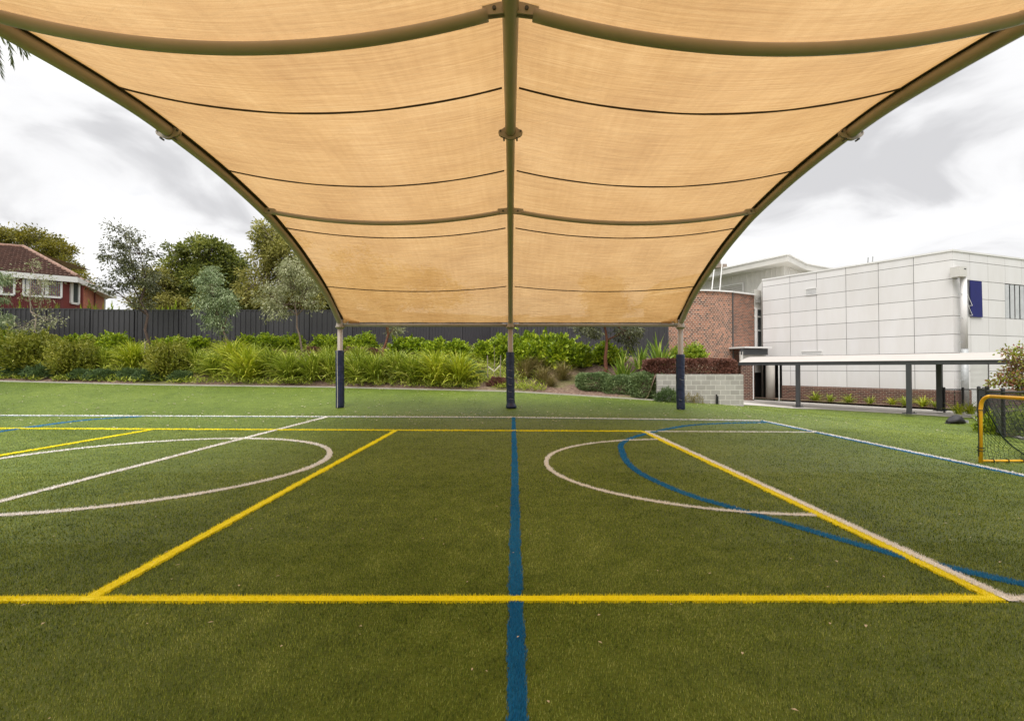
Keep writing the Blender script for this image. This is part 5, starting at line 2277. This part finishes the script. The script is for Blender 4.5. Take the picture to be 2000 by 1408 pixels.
        link('frond', np_mesh('frond', V, Fq, LEAF['palm_dead' if dead else 'palm']), p)


build_trees()

# ================================================================== SHRUBS AND TUSSOCKS IN THE BED
SH = [shoot_bush(s, 0.62, 0.55, 0.95, 330, (0.12, 0.058), 'bright') for s in (1, 2, 3)]
SHM = {}


def put(name, me, px, Y, label, cat, sc=(1, 1, 1), rz=None, group=None, dz=0.0, part='foliage'):
    b = bedpt(px, Y)
    r = thing(name, (b.x, b.y, b.z + dz), label, cat, group, random.uniform(0, 6.28) if rz is None else rz)
    r.scale = sc
    link(part, me, r)
    return r


def build_bed():
    g = 'bright green leafy shrubs along the fence'
    # (column, top row, half width px, Y, label)
    data = [
        (14, 640, 46, 24.6, 'bright green leafy shrub at the far left end of the row by the fence'),
        (128, 652, 34, 24.9, 'bright green leafy shrub by the fence, right of the sparse young gum'),
        (176, 654, 30, 25.0, 'small bright green shrub, second one left of the tall thin gum trunk'),
        (228, 648, 36, 24.7, 'bright green leafy shrub immediately left of the tall thin gum trunk'),
        (335, 655, 34, 24.9, 'bright green shrub behind the round olive bush, right of the tall thin gum'),
        (388, 657, 30, 24.9, 'bright green shrub immediately left of the blue-grey weeping gum trunk'),
        (484, 652, 26, 25.0, 'narrow bright green shrub immediately right of the blue-grey weeping gum trunk'),
        (530, 650, 32, 24.9, 'bright green shrub midway between the blue-grey gum and the half-dry gum'),
        (572, 652, 26, 25.0, 'bright green shrub touching the left side of the half-dry gum trunk'),
        (636, 652, 28, 25.0, 'bright green shrub between the half-dry gum and the left padded post'),
        (686, 657, 22, 25.1, 'small bright green shrub immediately right of the left padded post'),
        (714, 650, 28, 24.8, 'bright green shrub left of the small brown-trunked sapling'),
        (800, 655, 46, 24.4, 'wide bright green shrub first to the right of the small brown-trunked sapling'),
        (846, 658, 36, 24.3, 'bright green shrub second to the right of the small brown-trunked sapling'),
        (888, 664, 38, 24.4, 'bright yellow-green shrub third to the right of the small brown-trunked sapling'),
        (945, 662, 28, 24.4, 'bright green shrub by the fence behind the staked seedling'),
        (982, 652, 34, 24.2, 'bright yellow-green shrub directly behind the middle padded post'),
        (1030, 648, 42, 23.8, 'tall bright green shrub first to the right of the middle padded post'),
        (1080, 646, 44, 23.7, 'tall bright green shrub second to the right of the middle padded post'),
        (1124, 660, 40, 23.9, 'bright green shrub touching the left side of the red-brown gum trunk'),
        (1185, 668, 34, 24.3, 'dark-shaded green shrub behind the red-brown gum trunk'),
    ]
    for i, (px, top, hw, Y, lab) in enumerate(data):
        b = bedpt(px, Y)
        h = CAMZ + (719 - top) / F * Y - b.z
        wdt = hw / F * Y
        put('leafy_shrub', SH[i % 3], px, Y, lab, 'shrub', (wdt / 0.60, wdt / 0.60 * 0.9, h / 0.98), None, g)
    lm = shoot_bush(9, 0.6, 0.5, 0.95, 200, (0.10, 0.05), 'lime')
    for px, top, hw, Y, lab in ((1356, 664, 30, 24.0, 'lime green shrub against the curved brick wall above the purple hedge'), (1320, 672, 16, 24.3, 'small lime shrub partly behind the right padded post')):
        b = bedpt(px, Y)
        h = CAMZ + (719 - top) / F * Y - b.z
        r = put('leafy_shrub', lm, px, Y, lab, 'shrub', (hw / F * Y / 0.6, hw / F * Y / 0.6, h / 0.98), None, 'lime shrubs above the purple hedge')
    # olive rounded bushes
    ob = shoot_bush(14, 0.6, 0.6, 1.0, 620, (0.075, 0.026), 'olive', 0.9, 14)
    for px, top, hw, Y, lab in ((146, 655, 42, 22.9, 'rounded olive green bush with fine leaves near the left, right of the sparse gum'),
                                (332, 658, 38, 22.6, 'rounded golden olive bush right of the tall thin gum'),
                                (62, 640, 50, 23.2, 'loose olive bush under the sparse gum at the left')):
        b = bedpt(px, Y)
        h = CAMZ + (719 - top) / F * Y - b.z
        put('olive_bush', ob, px, Y, lab, 'bush', (hw / F * Y / 0.55, hw / F * Y / 0.55, h / 0.98), None, 'fine-leaved olive bushes')
    # juniper ground covers along the front edge
    jm = [mound(41, 0.9, 0.55, 0.55, 6000, (0.12, 0.035), 'juniper', 0.9), mound(42, 0.8, 0.5, 0.5, 5500, (0.12, 0.035), 'juniper', 0.9)]
    for i, (px, Y, s, h, lab) in enumerate(((-20, 22.9, 1.2, 1.45, 'dark green juniper at the front edge, cut by the left side of the picture'),
                                           (38, 22.7, 1.2, 1.35, 'dark green juniper first from the left at the turf edge'),
                                           (98, 22.6, 1.15, 1.15, 'dark green juniper in front of the rounded olive bush at the left'),
                                           (160, 22.4, 1.0, 0.85, 'low juniper at the turf edge below the first olive bush'),
                                           (205, 22.3, 0.95, 0.8, 'low juniper at the turf edge, midway between the two olive bushes'),
                                           (255, 22.3, 0.95, 0.95, 'low juniper at the turf edge in front of the yellow-green tussock'),
                                           (300, 22.2, 0.95, 0.95, 'low juniper at the turf edge left of the golden olive bush'),
                                           (352, 22.1, 0.9, 0.9, 'low juniper at the turf edge below the golden olive bush, last on the right'))):
        put('juniper', jm[i % 2], px, Y, lab, 'juniper', (s, s, h * 1.0), random.uniform(-0.4, 0.4), 'junipers along the turf edge')
    # strap-leaved tussocks
    st = [strap_clump(51 + k, 560, 1.0, 0.030, 0.55, 'strap') for k in range(3)]
    sy = strap_clump(57, 560, 1.0, 0.030, 0.55, 'strap_yellow')
    tus = [
        (205, 23.3, 0.85, 0, 'grassy tussock between the left olive bush and the tall thin gum'),
        (258, 23.2, 1.05, 1, 'yellow-green tussock at the foot of the tall thin gum'),
        (385, 22.9, 0.9, 0, 'green tussock right of the golden olive bush'),
        (420, 22.4, 0.95, 0, 'green tussock at the turf edge in front of the blue-grey gum trunk'),
        (455, 23.1, 1.15, 1, 'yellow-green tussock at the foot of the blue-grey weeping gum'),
        (484, 22.1, 1.2, 1, 'large yellow-green tussock at the turf edge right of the blue-grey gum'),
        (530, 22.5, 1.1, 0, 'green tussock left of the half-dry gum at the turf edge'),
        (566, 22.0, 1.15, 0, 'large green tussock at the turf edge below the half-dry gum'),
        (612, 22.0, 1.15, 0, 'large green tussock between the half-dry gum and the left padded post'),
        (650, 22.2, 1.05, 0, 'green tussock directly behind the left padded post'),
        (500, 23.4, 0.9, 0, 'green tussock in the second row under the bright shrubs left of the half-dry gum'),
        (640, 23.3, 0.8, 0, 'small green tussock in the second row left of the left post'),
        (702, 22.0, 1.1, 0, 'green tussock first to the right of the left padded post'),
        (732, 21.9, 1.15, 0, 'large green tussock in front of the small brown-trunked sapling'),
        (775, 22.3, 1.1, 0, 'pale-tipped tussock just right of the small brown-trunked sapling'),
        (808, 21.9, 1.1, 0, 'green tussock under the first wide bright shrub'),
        (852, 21.8, 1.2, 1, 'large yellow-green tussock midway between the sapling and the middle post'),
        (898, 21.8, 1.2, 1, 'yellow-green tussock last before the staked seedling'),
        (700, 23.2, 0.9, 0, 'green tussock in the back row right of the left post'),
        (840, 23.0, 0.85, 0, 'small green tussock in the back row behind the large yellow-green one'),
    ]
    for i, (px, Y, s, yel, lab) in enumerate(tus):
        me = sy if yel else st[i % 3]
        put('strap_tussock', me, px, Y, lab, 'tussock', (s * 1.45, s * 1.3, s * 1.42), None, 'strap-leaved tussocks in the bed')
    dr = [strap_clump(61 + k, 380, 0.75, 0.014, 0.5, 'dry') for k in range(2)]
    for i, (px, Y, s, lab) in enumerate(((1025, 22.6, 1.15, 'brownish fine grass tuft immediately right of the middle padded post'),
                                         (1062, 22.1, 0.95, 'dry pale grass tuft with seed heads in front of the bright shrubs'),
                                         (1098, 22.4, 1.0, 'brown-green fine grass tuft just left of the clipped grey-green bushes'),
                                         (1045, 23.0, 1.1, 'brownish grass tuft in the second row under the tall bright shrub'),
                                         (1076, 21.7, 0.6, 'small pale dry grass tuft closest to the turf, right of the middle post'))):
        put('dry_grass_tuft', dr[i % 2], px, Y, lab, 'grass tuft', (s * 1.4, s * 1.3, s * 1.35), None, 'dry grass tufts')
    fl = [strap_clump(71 + k, 46, 1.35, 0.085, 0.48, 'flax', 0.75) for k in range(2)]
    for i, (px, Y, s, lab) in enumerate(((1218, 22.0, 1.0, 'largest spiky flax, right of the red-brown gum trunk'),
                                         (1250, 22.4, 0.75, 'small flax between the two bigger ones'),
                                         (1288, 21.8, 0.98, 'spiky flax just left of the right padded post'))):
        put('flax_plant', fl[i % 2], px, Y, lab, 'flax', (s * 1.2, s * 1.2, s * 1.2), None, 'flax plants near the block wall')
    # clipped grey-green bushes at the turf edge
    wm = [mound(81 + k, 0.75, 0.6, 0.9, 15000, (0.085, 0.036), 'westringia', 0.8, box=3.2) for k in range(3)]
    for i, (px, Y, s, h, lab) in enumerate(((1160, 21.7, 1.05, 0.92, 'clipped grey-green bush, left one of the three joined beside the block wall'),
                                            (1208, 21.35, 1.0, 1.08, 'clipped grey-green bush, middle one of the three joined beside the block wall'),
                                            (1264, 20.9, 1.12, 1.32, 'clipped grey-green bush, right and biggest of the three, touching the block wall'))):
        p = W(px, 700, Y)
        z = turf_z(p.x, interp(p.x, EDGE_Y)) if p.x > 4.5 else bed_z(p.x, Y - 0.5)
        r = thing('clipped_bush', (p.x, Y, z - 0.05), lab, 'bush', 'clipped grey-green bushes', 0.0)
        r.scale = (s, s, h)
        link('foliage', wm[i], r)
    jg = mound(84, 0.55, 0.4, 0.55, 1500, (0.16, 0.025), 'juniper', 1.2)
    p = W(1303, 779, 19.65)
    r = thing('low_spreading_shrub', (p.x, 19.65, turf_z(p.x, 19.6) - 0.03), 'low dark green spreading shrub between the clipped bushes and the right padded post', 'shrub')
    r.scale = (0.95, 0.8, 1.1)
    link('foliage', jg, r)
    # purple hedge on the block wall
    hm = mound(91, 1.92, 0.55, 0.70, 30000, (0.08, 0.045), 'purple', 0.7, box=True)
    r = thing('purple_hedge', (7.72, 21.0, 1.17), 'clipped purple-leaved hedge along the top of the grey block wall', 'hedge')
    link('foliage', hm, r)
    pm = mound(92, 0.75, 0.4, 0.6, 6000, (0.08, 0.035), 'purple', 0.8)
    for px, Y, s, lab in ((545, 24.0, 0.8, 'low purple shrub behind the tussocks left of the half-dry gum'), (612, 24.2, 0.9, 'low purple shrub right of the half-dry gum trunk'),
                          (722, 24.0, 1.0, 'low purple shrub left of the small brown-trunked sapling'), (972, 21.7, 0.75, 'reddish low shrub under the staked seedling, left of the middle post'), (690, 24.3, 0.8, 'low purple shrub immediately right of the left post')):
        put('purple_shrub', pm, px, Y, lab, 'shrub', (s, s, s), random.uniform(-.3, .3), 'low purple shrubs')
    gm = mound(93, 0.8, 0.5, 0.6, 6000, (0.09, 0.04), 'westringia', 0.8)
    for px, Y, s, lab in ((905, 23.0, 1.1, 'soft green mound behind the yellow-green tussocks left of the staked seedling'), (845, 23.3, 0.8, 'soft green mound under the second bright shrub right of the sapling'), (935, 22.4, 0.7, 'small soft green mound left of the staked seedling')):
        put('soft_mound', gm, px, Y, lab, 'plant', (s, s, s), random.uniform(-.3, .3), 'soft green mounds')
    dg = mound(95, 0.25, 0.2, 0.4, 260, (0.09, 0.02), 'dry', 1.2)
    for px, lab in ((1345, 'dry weed at the foot of the block wall just right of the right post'), (1362, 'second dry weed at the foot of the block wall, further from the right post')):
        p = W(px, 780, 19.8)
        r = thing('dry_weed', (p.x, 19.8, turf_z(p.x, 19.8)), lab, 'weed', 'dry weeds by the block wall')
        link('foliage', dg, r)
    # hedge growing just behind the fence
    hb = [shoot_bush(101 + k, 0.9, 0.5, 0.8, 170, (0.14, 0.06), 'olive' if k else 'bright') for k in range(2)]
    labs = ['yellow-green bush tops behind the fence under the red house windows', 'green bush top behind the fence below the bay window', 'bush top behind the fence below the orange brick wall',
            'bush top behind the fence under the right end of the house eave', 'bush top behind the fence left of the tall thin gum', 'bush top behind the fence right of the tall thin gum', 'bush top behind the fence under the dense dark tree',
            'bush top behind the fence left of the blue-grey weeping gum']
    for i, px in enumerate((42, 100, 148, 192, 232, 290, 330, 372)):
        Y = 27.6
        p = W(px, 600, Y)
        top = CAMZ + (719 - 583 - (i % 3) * 4) / F * Y
        r = thing('fence_top_bush', (p.x, Y, 2.45), labs[i], 'bush', 'bushes showing over the fence')
        r.scale = (0.95, 1, (top - 2.45) / 0.95)
        r.rotation_euler = (0, 0, i * 1.3)
        link('foliage', hb[i % 2], r)


build_bed()


def ground_cover():
    rng = np.random.default_rng(77)
    n = 5200
    xs = rng.uniform(-27, 1.5, n)
    t = rng.uniform(0.04, 0.92, n)
    keep = np.sin(xs * 1.7) * np.cos(t * 9 + xs * 0.8) > -0.75
    xs, t = xs[keep], t[keep]
    P, D = [], []
    for x, tt in zip(xs, t):
        ey = interp(x, EDGE_Y)
        y = ey + (BACK_Y - ey) * tt
        z = bed_z(x, y)
        k = 9
        h = rng.uniform(0.12, 0.42) * (0.6 if tt < 0.15 else 1)
        P.append(np.stack([x + rng.normal(0, 0.10, k), y + rng.normal(0, 0.10, k), z + rng.uniform(0.02, 1, k) * h], 1))
        D.append(np.stack([rng.normal(0, 0.7, k), rng.normal(0, 0.7, k), rng.uniform(0.2, 1.2, k)], 1))
    P, D = np.concatenate(P), np.concatenate(D)
    V, Fq = leaf_quads(P, D, rng.uniform(0.10, 0.26, len(P)), rng.uniform(0.02, 0.05, len(P)), 0.15, rng)
    o = link('ground_cover', np_mesh('ground_cover', V, Fq, LEAF['strap']))
    tag(o, 'mixed low green foliage filling the bed between shrubs and tussocks', 'ground cover', kind='stuff')


ground_cover()


def build_stakes():
    def stakes(px, Y, name, lab, dx=0.34, h=0.95, seedling=False):
        b = bedpt(px, Y)
        r = thing(name, b, lab, 'tree stakes', 'timber tree stakes in the bed')
        for s in (-1, 1):
            m = MB()
            m.bar((s * dx, 0, 0), (s * (dx + 0.03), 0, h), 0.035, 0.045, up=(0, 1, 0))
            m.build('stake', M['timber'], r)
        m = MB()
        m.bar((-dx, -0.03, h * 0.62), (0, -0.02, h * 0.45), 0.012, 0.05)
        m.bar((dx, -0.03, h * 0.66), (0, -0.022, h * 0.45), 0.012, 0.05)
        m.build('tie', M['webbing'], r)
        return r
    r = stakes(965, 21.9, 'tree_stakes', 'two grey stakes with a V-shaped tie, left of the middle padded post', 0.27, 1.3)
    b = bedpt(965, 21.95)
    s = thing('bare_seedling', b, 'thin bare seedling stem tied between two grey stakes', 'seedling')
    m = MB()
    m.tube([(0, 0, 0), (0.02, 0, 0.9), (0.0, 0, 1.75)], [0.016, 0.012, 0.005], 6)
    m.tube([(0.015, 0, 0.8), (0.12, 0.02, 1.2)], [0.007, 0.003], 5)
    m.build('stem', M['bark_pale'], s)
    stakes(592, 22.9, 'tree_stakes', 'two timber stakes with a sagging tie at the foot of the half-dry gum', 0.33, 0.95)
    stakes(462, 23.6, 'tree_stakes', 'timber stakes tied to the blue-grey weeping gum trunk', 0.30, 0.95)
    b = bedpt(101, 23.4)
    p = thing('timber_stake', b, 'single pale timber stake right of the sparse young gum at the left', 'stake')
    m = MB()
    m.bar((0, 0, 0), (0, 0, 0.95), 0.06, 0.06, up=(0, 1, 0))
    m.build('stake_post', M['webbing'], p)
    b = bedpt(283, 23.9)
    p = thing('timber_stake', b, 'single grey timber stake against the foot of the tall thin gum', 'stake')
    m = MB()
    m.bar((0, 0, 0), (0, 0, 0.95), 0.06, 0.05, up=(0, 1, 0))
    m.build('stake_post', M['timber'], p)


build_stakes()


# ================================================================== RIGHT SIDE: CHAIN FENCE, PLANTS, BAG, GOAL
def build_chain_fence():
    pts = [hit(1842, 800), hit(1879, 797), hit(1911, 812), hit(1927, 833), hit(1961, 844), hit(2010, 858), hit(2120, 885)]
    pts = [Vector((20.12, 22.5, -0.5)), Vector((20.9, 22.4, -0.5)), Vector((21.75, 22.3, -0.5)), Vector((17.0, 17.6, -0.5)), Vector((14.5, 14.75, -0.38)), Vector((12.9, 12.7, -0.3)), Vector((11.6, 10.7, -0.2)), Vector((10.7, 8.8, -0.12))]
    hts = [1.05, 1.05, 1.05, 1.28, 1.28, 1.22, 1.2, 1.2]
    O = pts[4].copy()
    root = thing('chain_fence', O, 'black chain-link fence curving round the garden at the right behind the yellow goal', 'fence')
    for i, (p, h) in enumerate(zip(pts, hts)):
        m = MB()
        q = p - O
        m.tube([(q.x, q.y, q.z - 0.05), (q.x, q.y, q.z + h + 0.03)], 0.055 if i in (3, 4) else 0.045, 10)
        m.lathe([(0.0, h + 0.075), (0.04, h + 0.06), (0.058, h + 0.02)], (q.x, q.y, q.z), 10)
        m.build('fence_post', M['black'], root)
    for i in range(len(pts) - 1):
        if i == 2:
            continue
        a, b = pts[i] - O, pts[i + 1] - O
        h = min(hts[i], hts[i + 1])
        m = MB()
        m.tube([(a.x, a.y, a.z + h - 0.03), (b.x, b.y, b.z + h - 0.03)], 0.024, 8)
        m.build('top_rail', M['black'], root)
        m = MB()
        m.tube([(a.x, a.y, a.z + 0.06), (b.x, b.y, b.z + 0.06)], 0.012, 6)
        m.build('bottom_rail', M['black'], root)
        # diamond mesh
        L = math.hypot(b.x - a.x, b.y - a.y)
        z0, z1 = 0.07, h - 0.05
        H = z1 - z0
        m = MB()
        st = 0.075
        k = -H
        while k < L:
            for s in (1, -1):
                u0, u1 = k, k + H
                v0, v1 = (z0, z1) if s > 0 else (z1, z0)
                if u0 < 0:
                    v0 += (v1 - v0) * (-u0) / H
                    u0 = 0
                if u1 > L:
                    v1 -= (v1 - v0) * (u1 - L) / max(1e-6, (u1 - u0))
                    u1 = L
                if u1 - u0 < 0.02:
                    continue
                f0, f1 = u0 / L, u1 / L
                A, B = a.lerp(b, f0), a.lerp(b, f1)
                A.z += v0
                B.z += v1
                m.tube([A, B], 0.0032, 3, cap=False)
            k += st
        m.build('chain_mesh', M['black'], root)


build_chain_fence()


def build_right_plants():
    # clumps along the brick base
    ag = [strap_clump(111 + k, 70, 0.62, 0.035, 0.75, 'strap', 0.35) for k in range(2)]
    ly = [strap_clump(113, 80, 0.6, 0.03, 0.75, 'strap_yellow', 0.35)]
    labs = ['first from the entrance column', 'second from the entrance column', 'third from the entrance column', 'left of the second walkway column', 'immediately left of the second walkway column', 'between the second and third walkway columns',
            'immediately left of the third walkway column', 'immediately right of the third walkway column', 'under the downpipe', 'just left of the tall black fence post']
    for i, px in enumerate((1590, 1622, 1655, 1700, 1740, 1768, 1800, 1828, 1870, 1893)):
        s = pline(px, FA + FN * 0.45, FDIR)
        if px < 1850:
            p = FA + FN * (0.42 + 0.2 * (i % 2)) + FDIR * s
            Ys = p
        else:
            Ys = W(px, 700, 21.0)
        yel = i in (4, 6, 8, 9)
        r = thing('strap_plant', (Ys.x, Ys.y, -0.5), 'low %s plant along the brown brick base, %s' % ('yellow-green' if yel else 'green', labs[i]), 'plant', 'strap-leaved plants along the brick base', i * 1.7)
        s_ = (1.25, 1.0, 1.15, 0.95, 1.0, 1.1, 1.25, 0.9, 1.15, 1.2)[i]
        r.scale = (s_, s_, s_)
        link('foliage', ly[0] if yel else ag[i % 2], r)
    # plants inside the chain fence
    fm = mound(121, 0.5, 0.45, 0.45, 900, (0.06, 0.03), 'flower', 0.5)
    gm = shoot_bush(122, 0.6, 0.5, 0.8, 160, (0.09, 0.03), 'bright')
    wm_ = mound(123, 0.45, 0.4, 0.5, 1600, (0.07, 0.02), 'westringia', 1)
    sm_ = strap_clump(124, 160, 0.8, 0.02, 0.5, 'strap', 0.4)
    items = [(1942, 13.9, gm, 0.9, 'green shrub inside the chain fence nearest the corner post', 'garden_shrub'),
             (1975, 13.3, gm, 1.0, 'green shrub inside the chain fence at the right edge', 'garden_shrub'),
             (2015, 12.6, gm, 1.1, 'green shrub inside the chain fence just past the right edge of the picture', 'garden_shrub'),
             (1955, 13.6, fm, 0.55, 'yellow flowering clump inside the chain fence, left one', 'flower_clump'),
             (1985, 12.8, fm, 0.6, 'yellow flowering clump inside the chain fence, right one', 'flower_clump'),
             (1945, 15.5, wm_, 0.9, 'grey-green plant behind the yellow goal post and chain fence', 'garden_plant'),
             (1990, 14.8, sm_, 1.0, 'tall grassy plant at the right edge behind the chain fence', 'garden_plant'),
             (1968, 14.2, sm_, 0.9, 'grassy plant behind the chain fence, left of the tall one', 'garden_plant')]
    for px, Y, me, s, lab, nm in items:
        p = W(px, 700, Y)
        r = thing(nm, (p.x + 0.25, p.y + 0.25, turf_z(p.x, p.y)), lab, 'plant', 'plants inside the chain fence', px * 0.1)
        r.scale = (s, s, s)
        link('foliage', me, r)
    p = W(2010, 700, 14.2)
    tree('maple', 'young maple with red and lime leaves at the right edge behind the chain fence', Vector((p.x, p.y, -0.35)),
         [E(1968, 735, 26, 14, 14.2), E(1950, 748, 16, 10, 14.2), E(1990, 740, 26, 20, 14.2), E(1985, 705, 14, 10, 14.2), E(1968, 690, 7, 6, 14.2), E(2015, 715, 26, 30, 14.2), E(2000, 765, 26, 18, 14.2), E(1996, 684, 8, 8, 14.2)],
         'maple', 2300, (0.085, 0.06), 0.035, 'bark', 41, 90, 0.16, 0.1)


build_right_plants()


def build_bag():
    c = Vector((16.3, 17.75, 0))
    c.z = turf_z(c.x, c.y) + 0.02
    r = thing('backpack', c, 'black backpack lying on the turf near the right path', 'backpack')
    P = []
    n = 20
    L = 0.62
    for i in range(15):
        t = i / 14
        x = -L / 2 + L * t
        w_ = 0.02 + 0.19 * math.sin(math.pi * min(1, t * 1.05 + 0.03)) ** 0.55
        h = 0.04 + 0.34 * math.sin(math.pi * (t * 0.8 + 0.14)) ** 1.2 * (0.55 + 0.5 * t)
        row = []
        for k in range(n + 1):
            a = 2 * math.pi * (k % n) / n
            row.append((x, math.cos(a) * w_ * (1 + 0.04 * math.sin(a * 5 + i)), max(0.0, h * 0.45 + math.sin(a) * h * 0.55 + 0.006 * math.sin(a * 4 + i * 1.3))))
        P.append(row)
    m = MB()
    m.grid(P)
    m.face([p for p in P[0][:-1]])
    m.face([p for p in P[-1][:-1]][::-1])
    m.build('bag_body', M['bagcloth'], r, smooth=True)
    m = MB()
    m.tube([(-0.30, -0.12, 0.02), (-0.38, -0.16, 0.012), (-0.46, -0.10, 0.015), (-0.36, -0.02, 0.03)], 0.014, 6)
    m.build('shoulder_strap', M['bagcloth'], r)
    m = MB()
    m.tube([(0.22, 0.02, 0.235), (0.05, 0.03, 0.262), (-0.06, 0.02, 0.235)], 0.012, 6)
    m.build('carry_handle', M['bagcloth'], r)
    m = MB()
    m.box((0.315, -0.02, 0.08), (0.02, 0.2, 0.10))
    m.build('side_pocket', M['louvre'], r, bevel=0.008)
    r.rotation_euler = (0, 0, -0.1)


M['bagcloth'] = plain('black_nylon', (0.016, 0.014, 0.016), 0.6, 0.2, 8)
build_bag()


def build_goal():
    x0, y0, y1 = 7.47, 7.72, 4.9
    H = 1.06
    root = thing('football_goal', (x0, y0, 0), 'small portable goal with a yellow steel frame and dark net at the right sideline', 'goal')
    r = 0.027
    m = MB()
    pts = [(0, 0, 0.0), (0.01, 0, H - 0.22)]
    for k in range(7):
        a = math.pi / 2 * k / 6
        pts.append((0.02, -(0.16 - 0.16 * math.cos(a)), H - 0.16 + 0.16 * math.sin(a)))
    m.tube(pts, r, 14)
    m.build('goal_post', M['goal_yellow'], root, smooth=True)
    m = MB()
    m.tube([(0.02, -0.16, H), (0.02, -(y0 - y1) + 0.16, H)], r, 14)
    m.build('crossbar', M['goal_yellow'], root, smooth=True)
    m = MB()
    pts = [(0, -(y0 - y1), 0.0), (0.01, -(y0 - y1), H - 0.16), (0.02, -(y0 - y1) + 0.05, H - 0.04), (0.02, -(y0 - y1) + 0.16, H)]
    m.tube(pts, r, 14)
    m.build('goal_post', M['goal_yellow'], root, smooth=True)
    D = 0.95
    for yy in (0, -(y0 - y1)):
        m = MB()
        m.tube([(0.0, yy, 0.03), (D, yy, 0.03)], 0.019, 12)
        m.build('ground_bar', M['goal_yellow'], root, smooth=True)
    m = MB()
    m.tube([(D, 0, 0.03), (D, -(y0 - y1), 0.03)], 0.019, 12)
    m.build('ground_bar', M['goal_yellow'], root, smooth=True)
    # net: back slope and far side
    net = MB()

    def back(u, v):      # u along the bar, v from crossbar down to the ground bar
        y = -(y0 - y1) * u
        x = 0.02 + D * v
        z = H * (1 - v) + 0.03 * v - 0.20 * math.sin(math.pi * v) * (0.85 + 0.15 * math.sin(u * 19)) + 0.02 * math.sin(u * 31 + v * 9)
        x -= 0.10 * math.sin(math.pi * v) * (0.8 + 0.2 * math.sin(u * 13))
        return (x, y + 0.012 * math.sin(v * 20 + u * 9), max(0.02, z))

    def side(u, v, yy):   # u from post back, v from top edge to ground
        ztop = H * (1 - u) + 0.03 * u - 0.20 * math.sin(math.pi * u)
        x = 0.02 + D * u - 0.08 * math.sin(math.pi * u)
        z = max(0.03, ztop * (1 - v) + 0.04 * v)
        return (x, yy + 0.05 * math.sin(math.pi * v) * math.sin(math.pi * u) + 0.01 * math.sin(v * 14 + u * 17), z)
    nu, nv = 34, 16
    for i in range(nu + 1):
        net.tube([back(i / nu, k / nv) for k in range(nv + 1)], 0.0030, 3, cap=False)
    for k in range(nv + 1):
        net.tube([back(i / nu, k / nv) for i in range(nu + 1)], 0.0030, 3, cap=False)
    for yy in (0.0, -(y0 - y1)):
        for i in range(13):
            net.tube([side(i / 12, k / 10, yy) for k in range(11)], 0.0030, 3, cap=False)
        for k in range(12):
            net.tube([side(i / 12, k / 11, yy) for i in range(13)], 0.0030, 3, cap=False)
    n_ = net.build('net', M['net'], root)
    m = MB()
    m.tube([side(u, 0, 0.0) for u in np.linspace(0, 1, 14)], 0.010, 6)
    m.tube([(-0.035, 0.0, 0.1), (-0.045, -0.02, 0.4), (-0.03, 0, 0.82)], 0.007, 5)
    m.build('net_rope', M['net'], n_)
    m = MB()
    for z in (0.19, 0.24, 0.84):
        m.tube([(0.04 * math.cos(a), 0.04 * math.sin(a), z + 0.006 * math.sin(a)) for a in np.linspace(0, 6.28, 13)], 0.007, 5)
    for u in (0.2, 0.45, 0.7):
        m.tube([(D * u, 0.03 * math.cos(a), 0.03 + 0.03 * math.sin(a)) for a in np.linspace(0, 6.28, 13)], 0.007, 5)
    m.build('net_tie', M['net'], n_)


build_goal()
for o_ in SC.objects:
    if 'label' in o_ and not 4 <= len(o_['label'].replace('-', ' ').split()) <= 16:
        print('LABEL', len(o_['label'].split()), o_['label'])
print('all done')
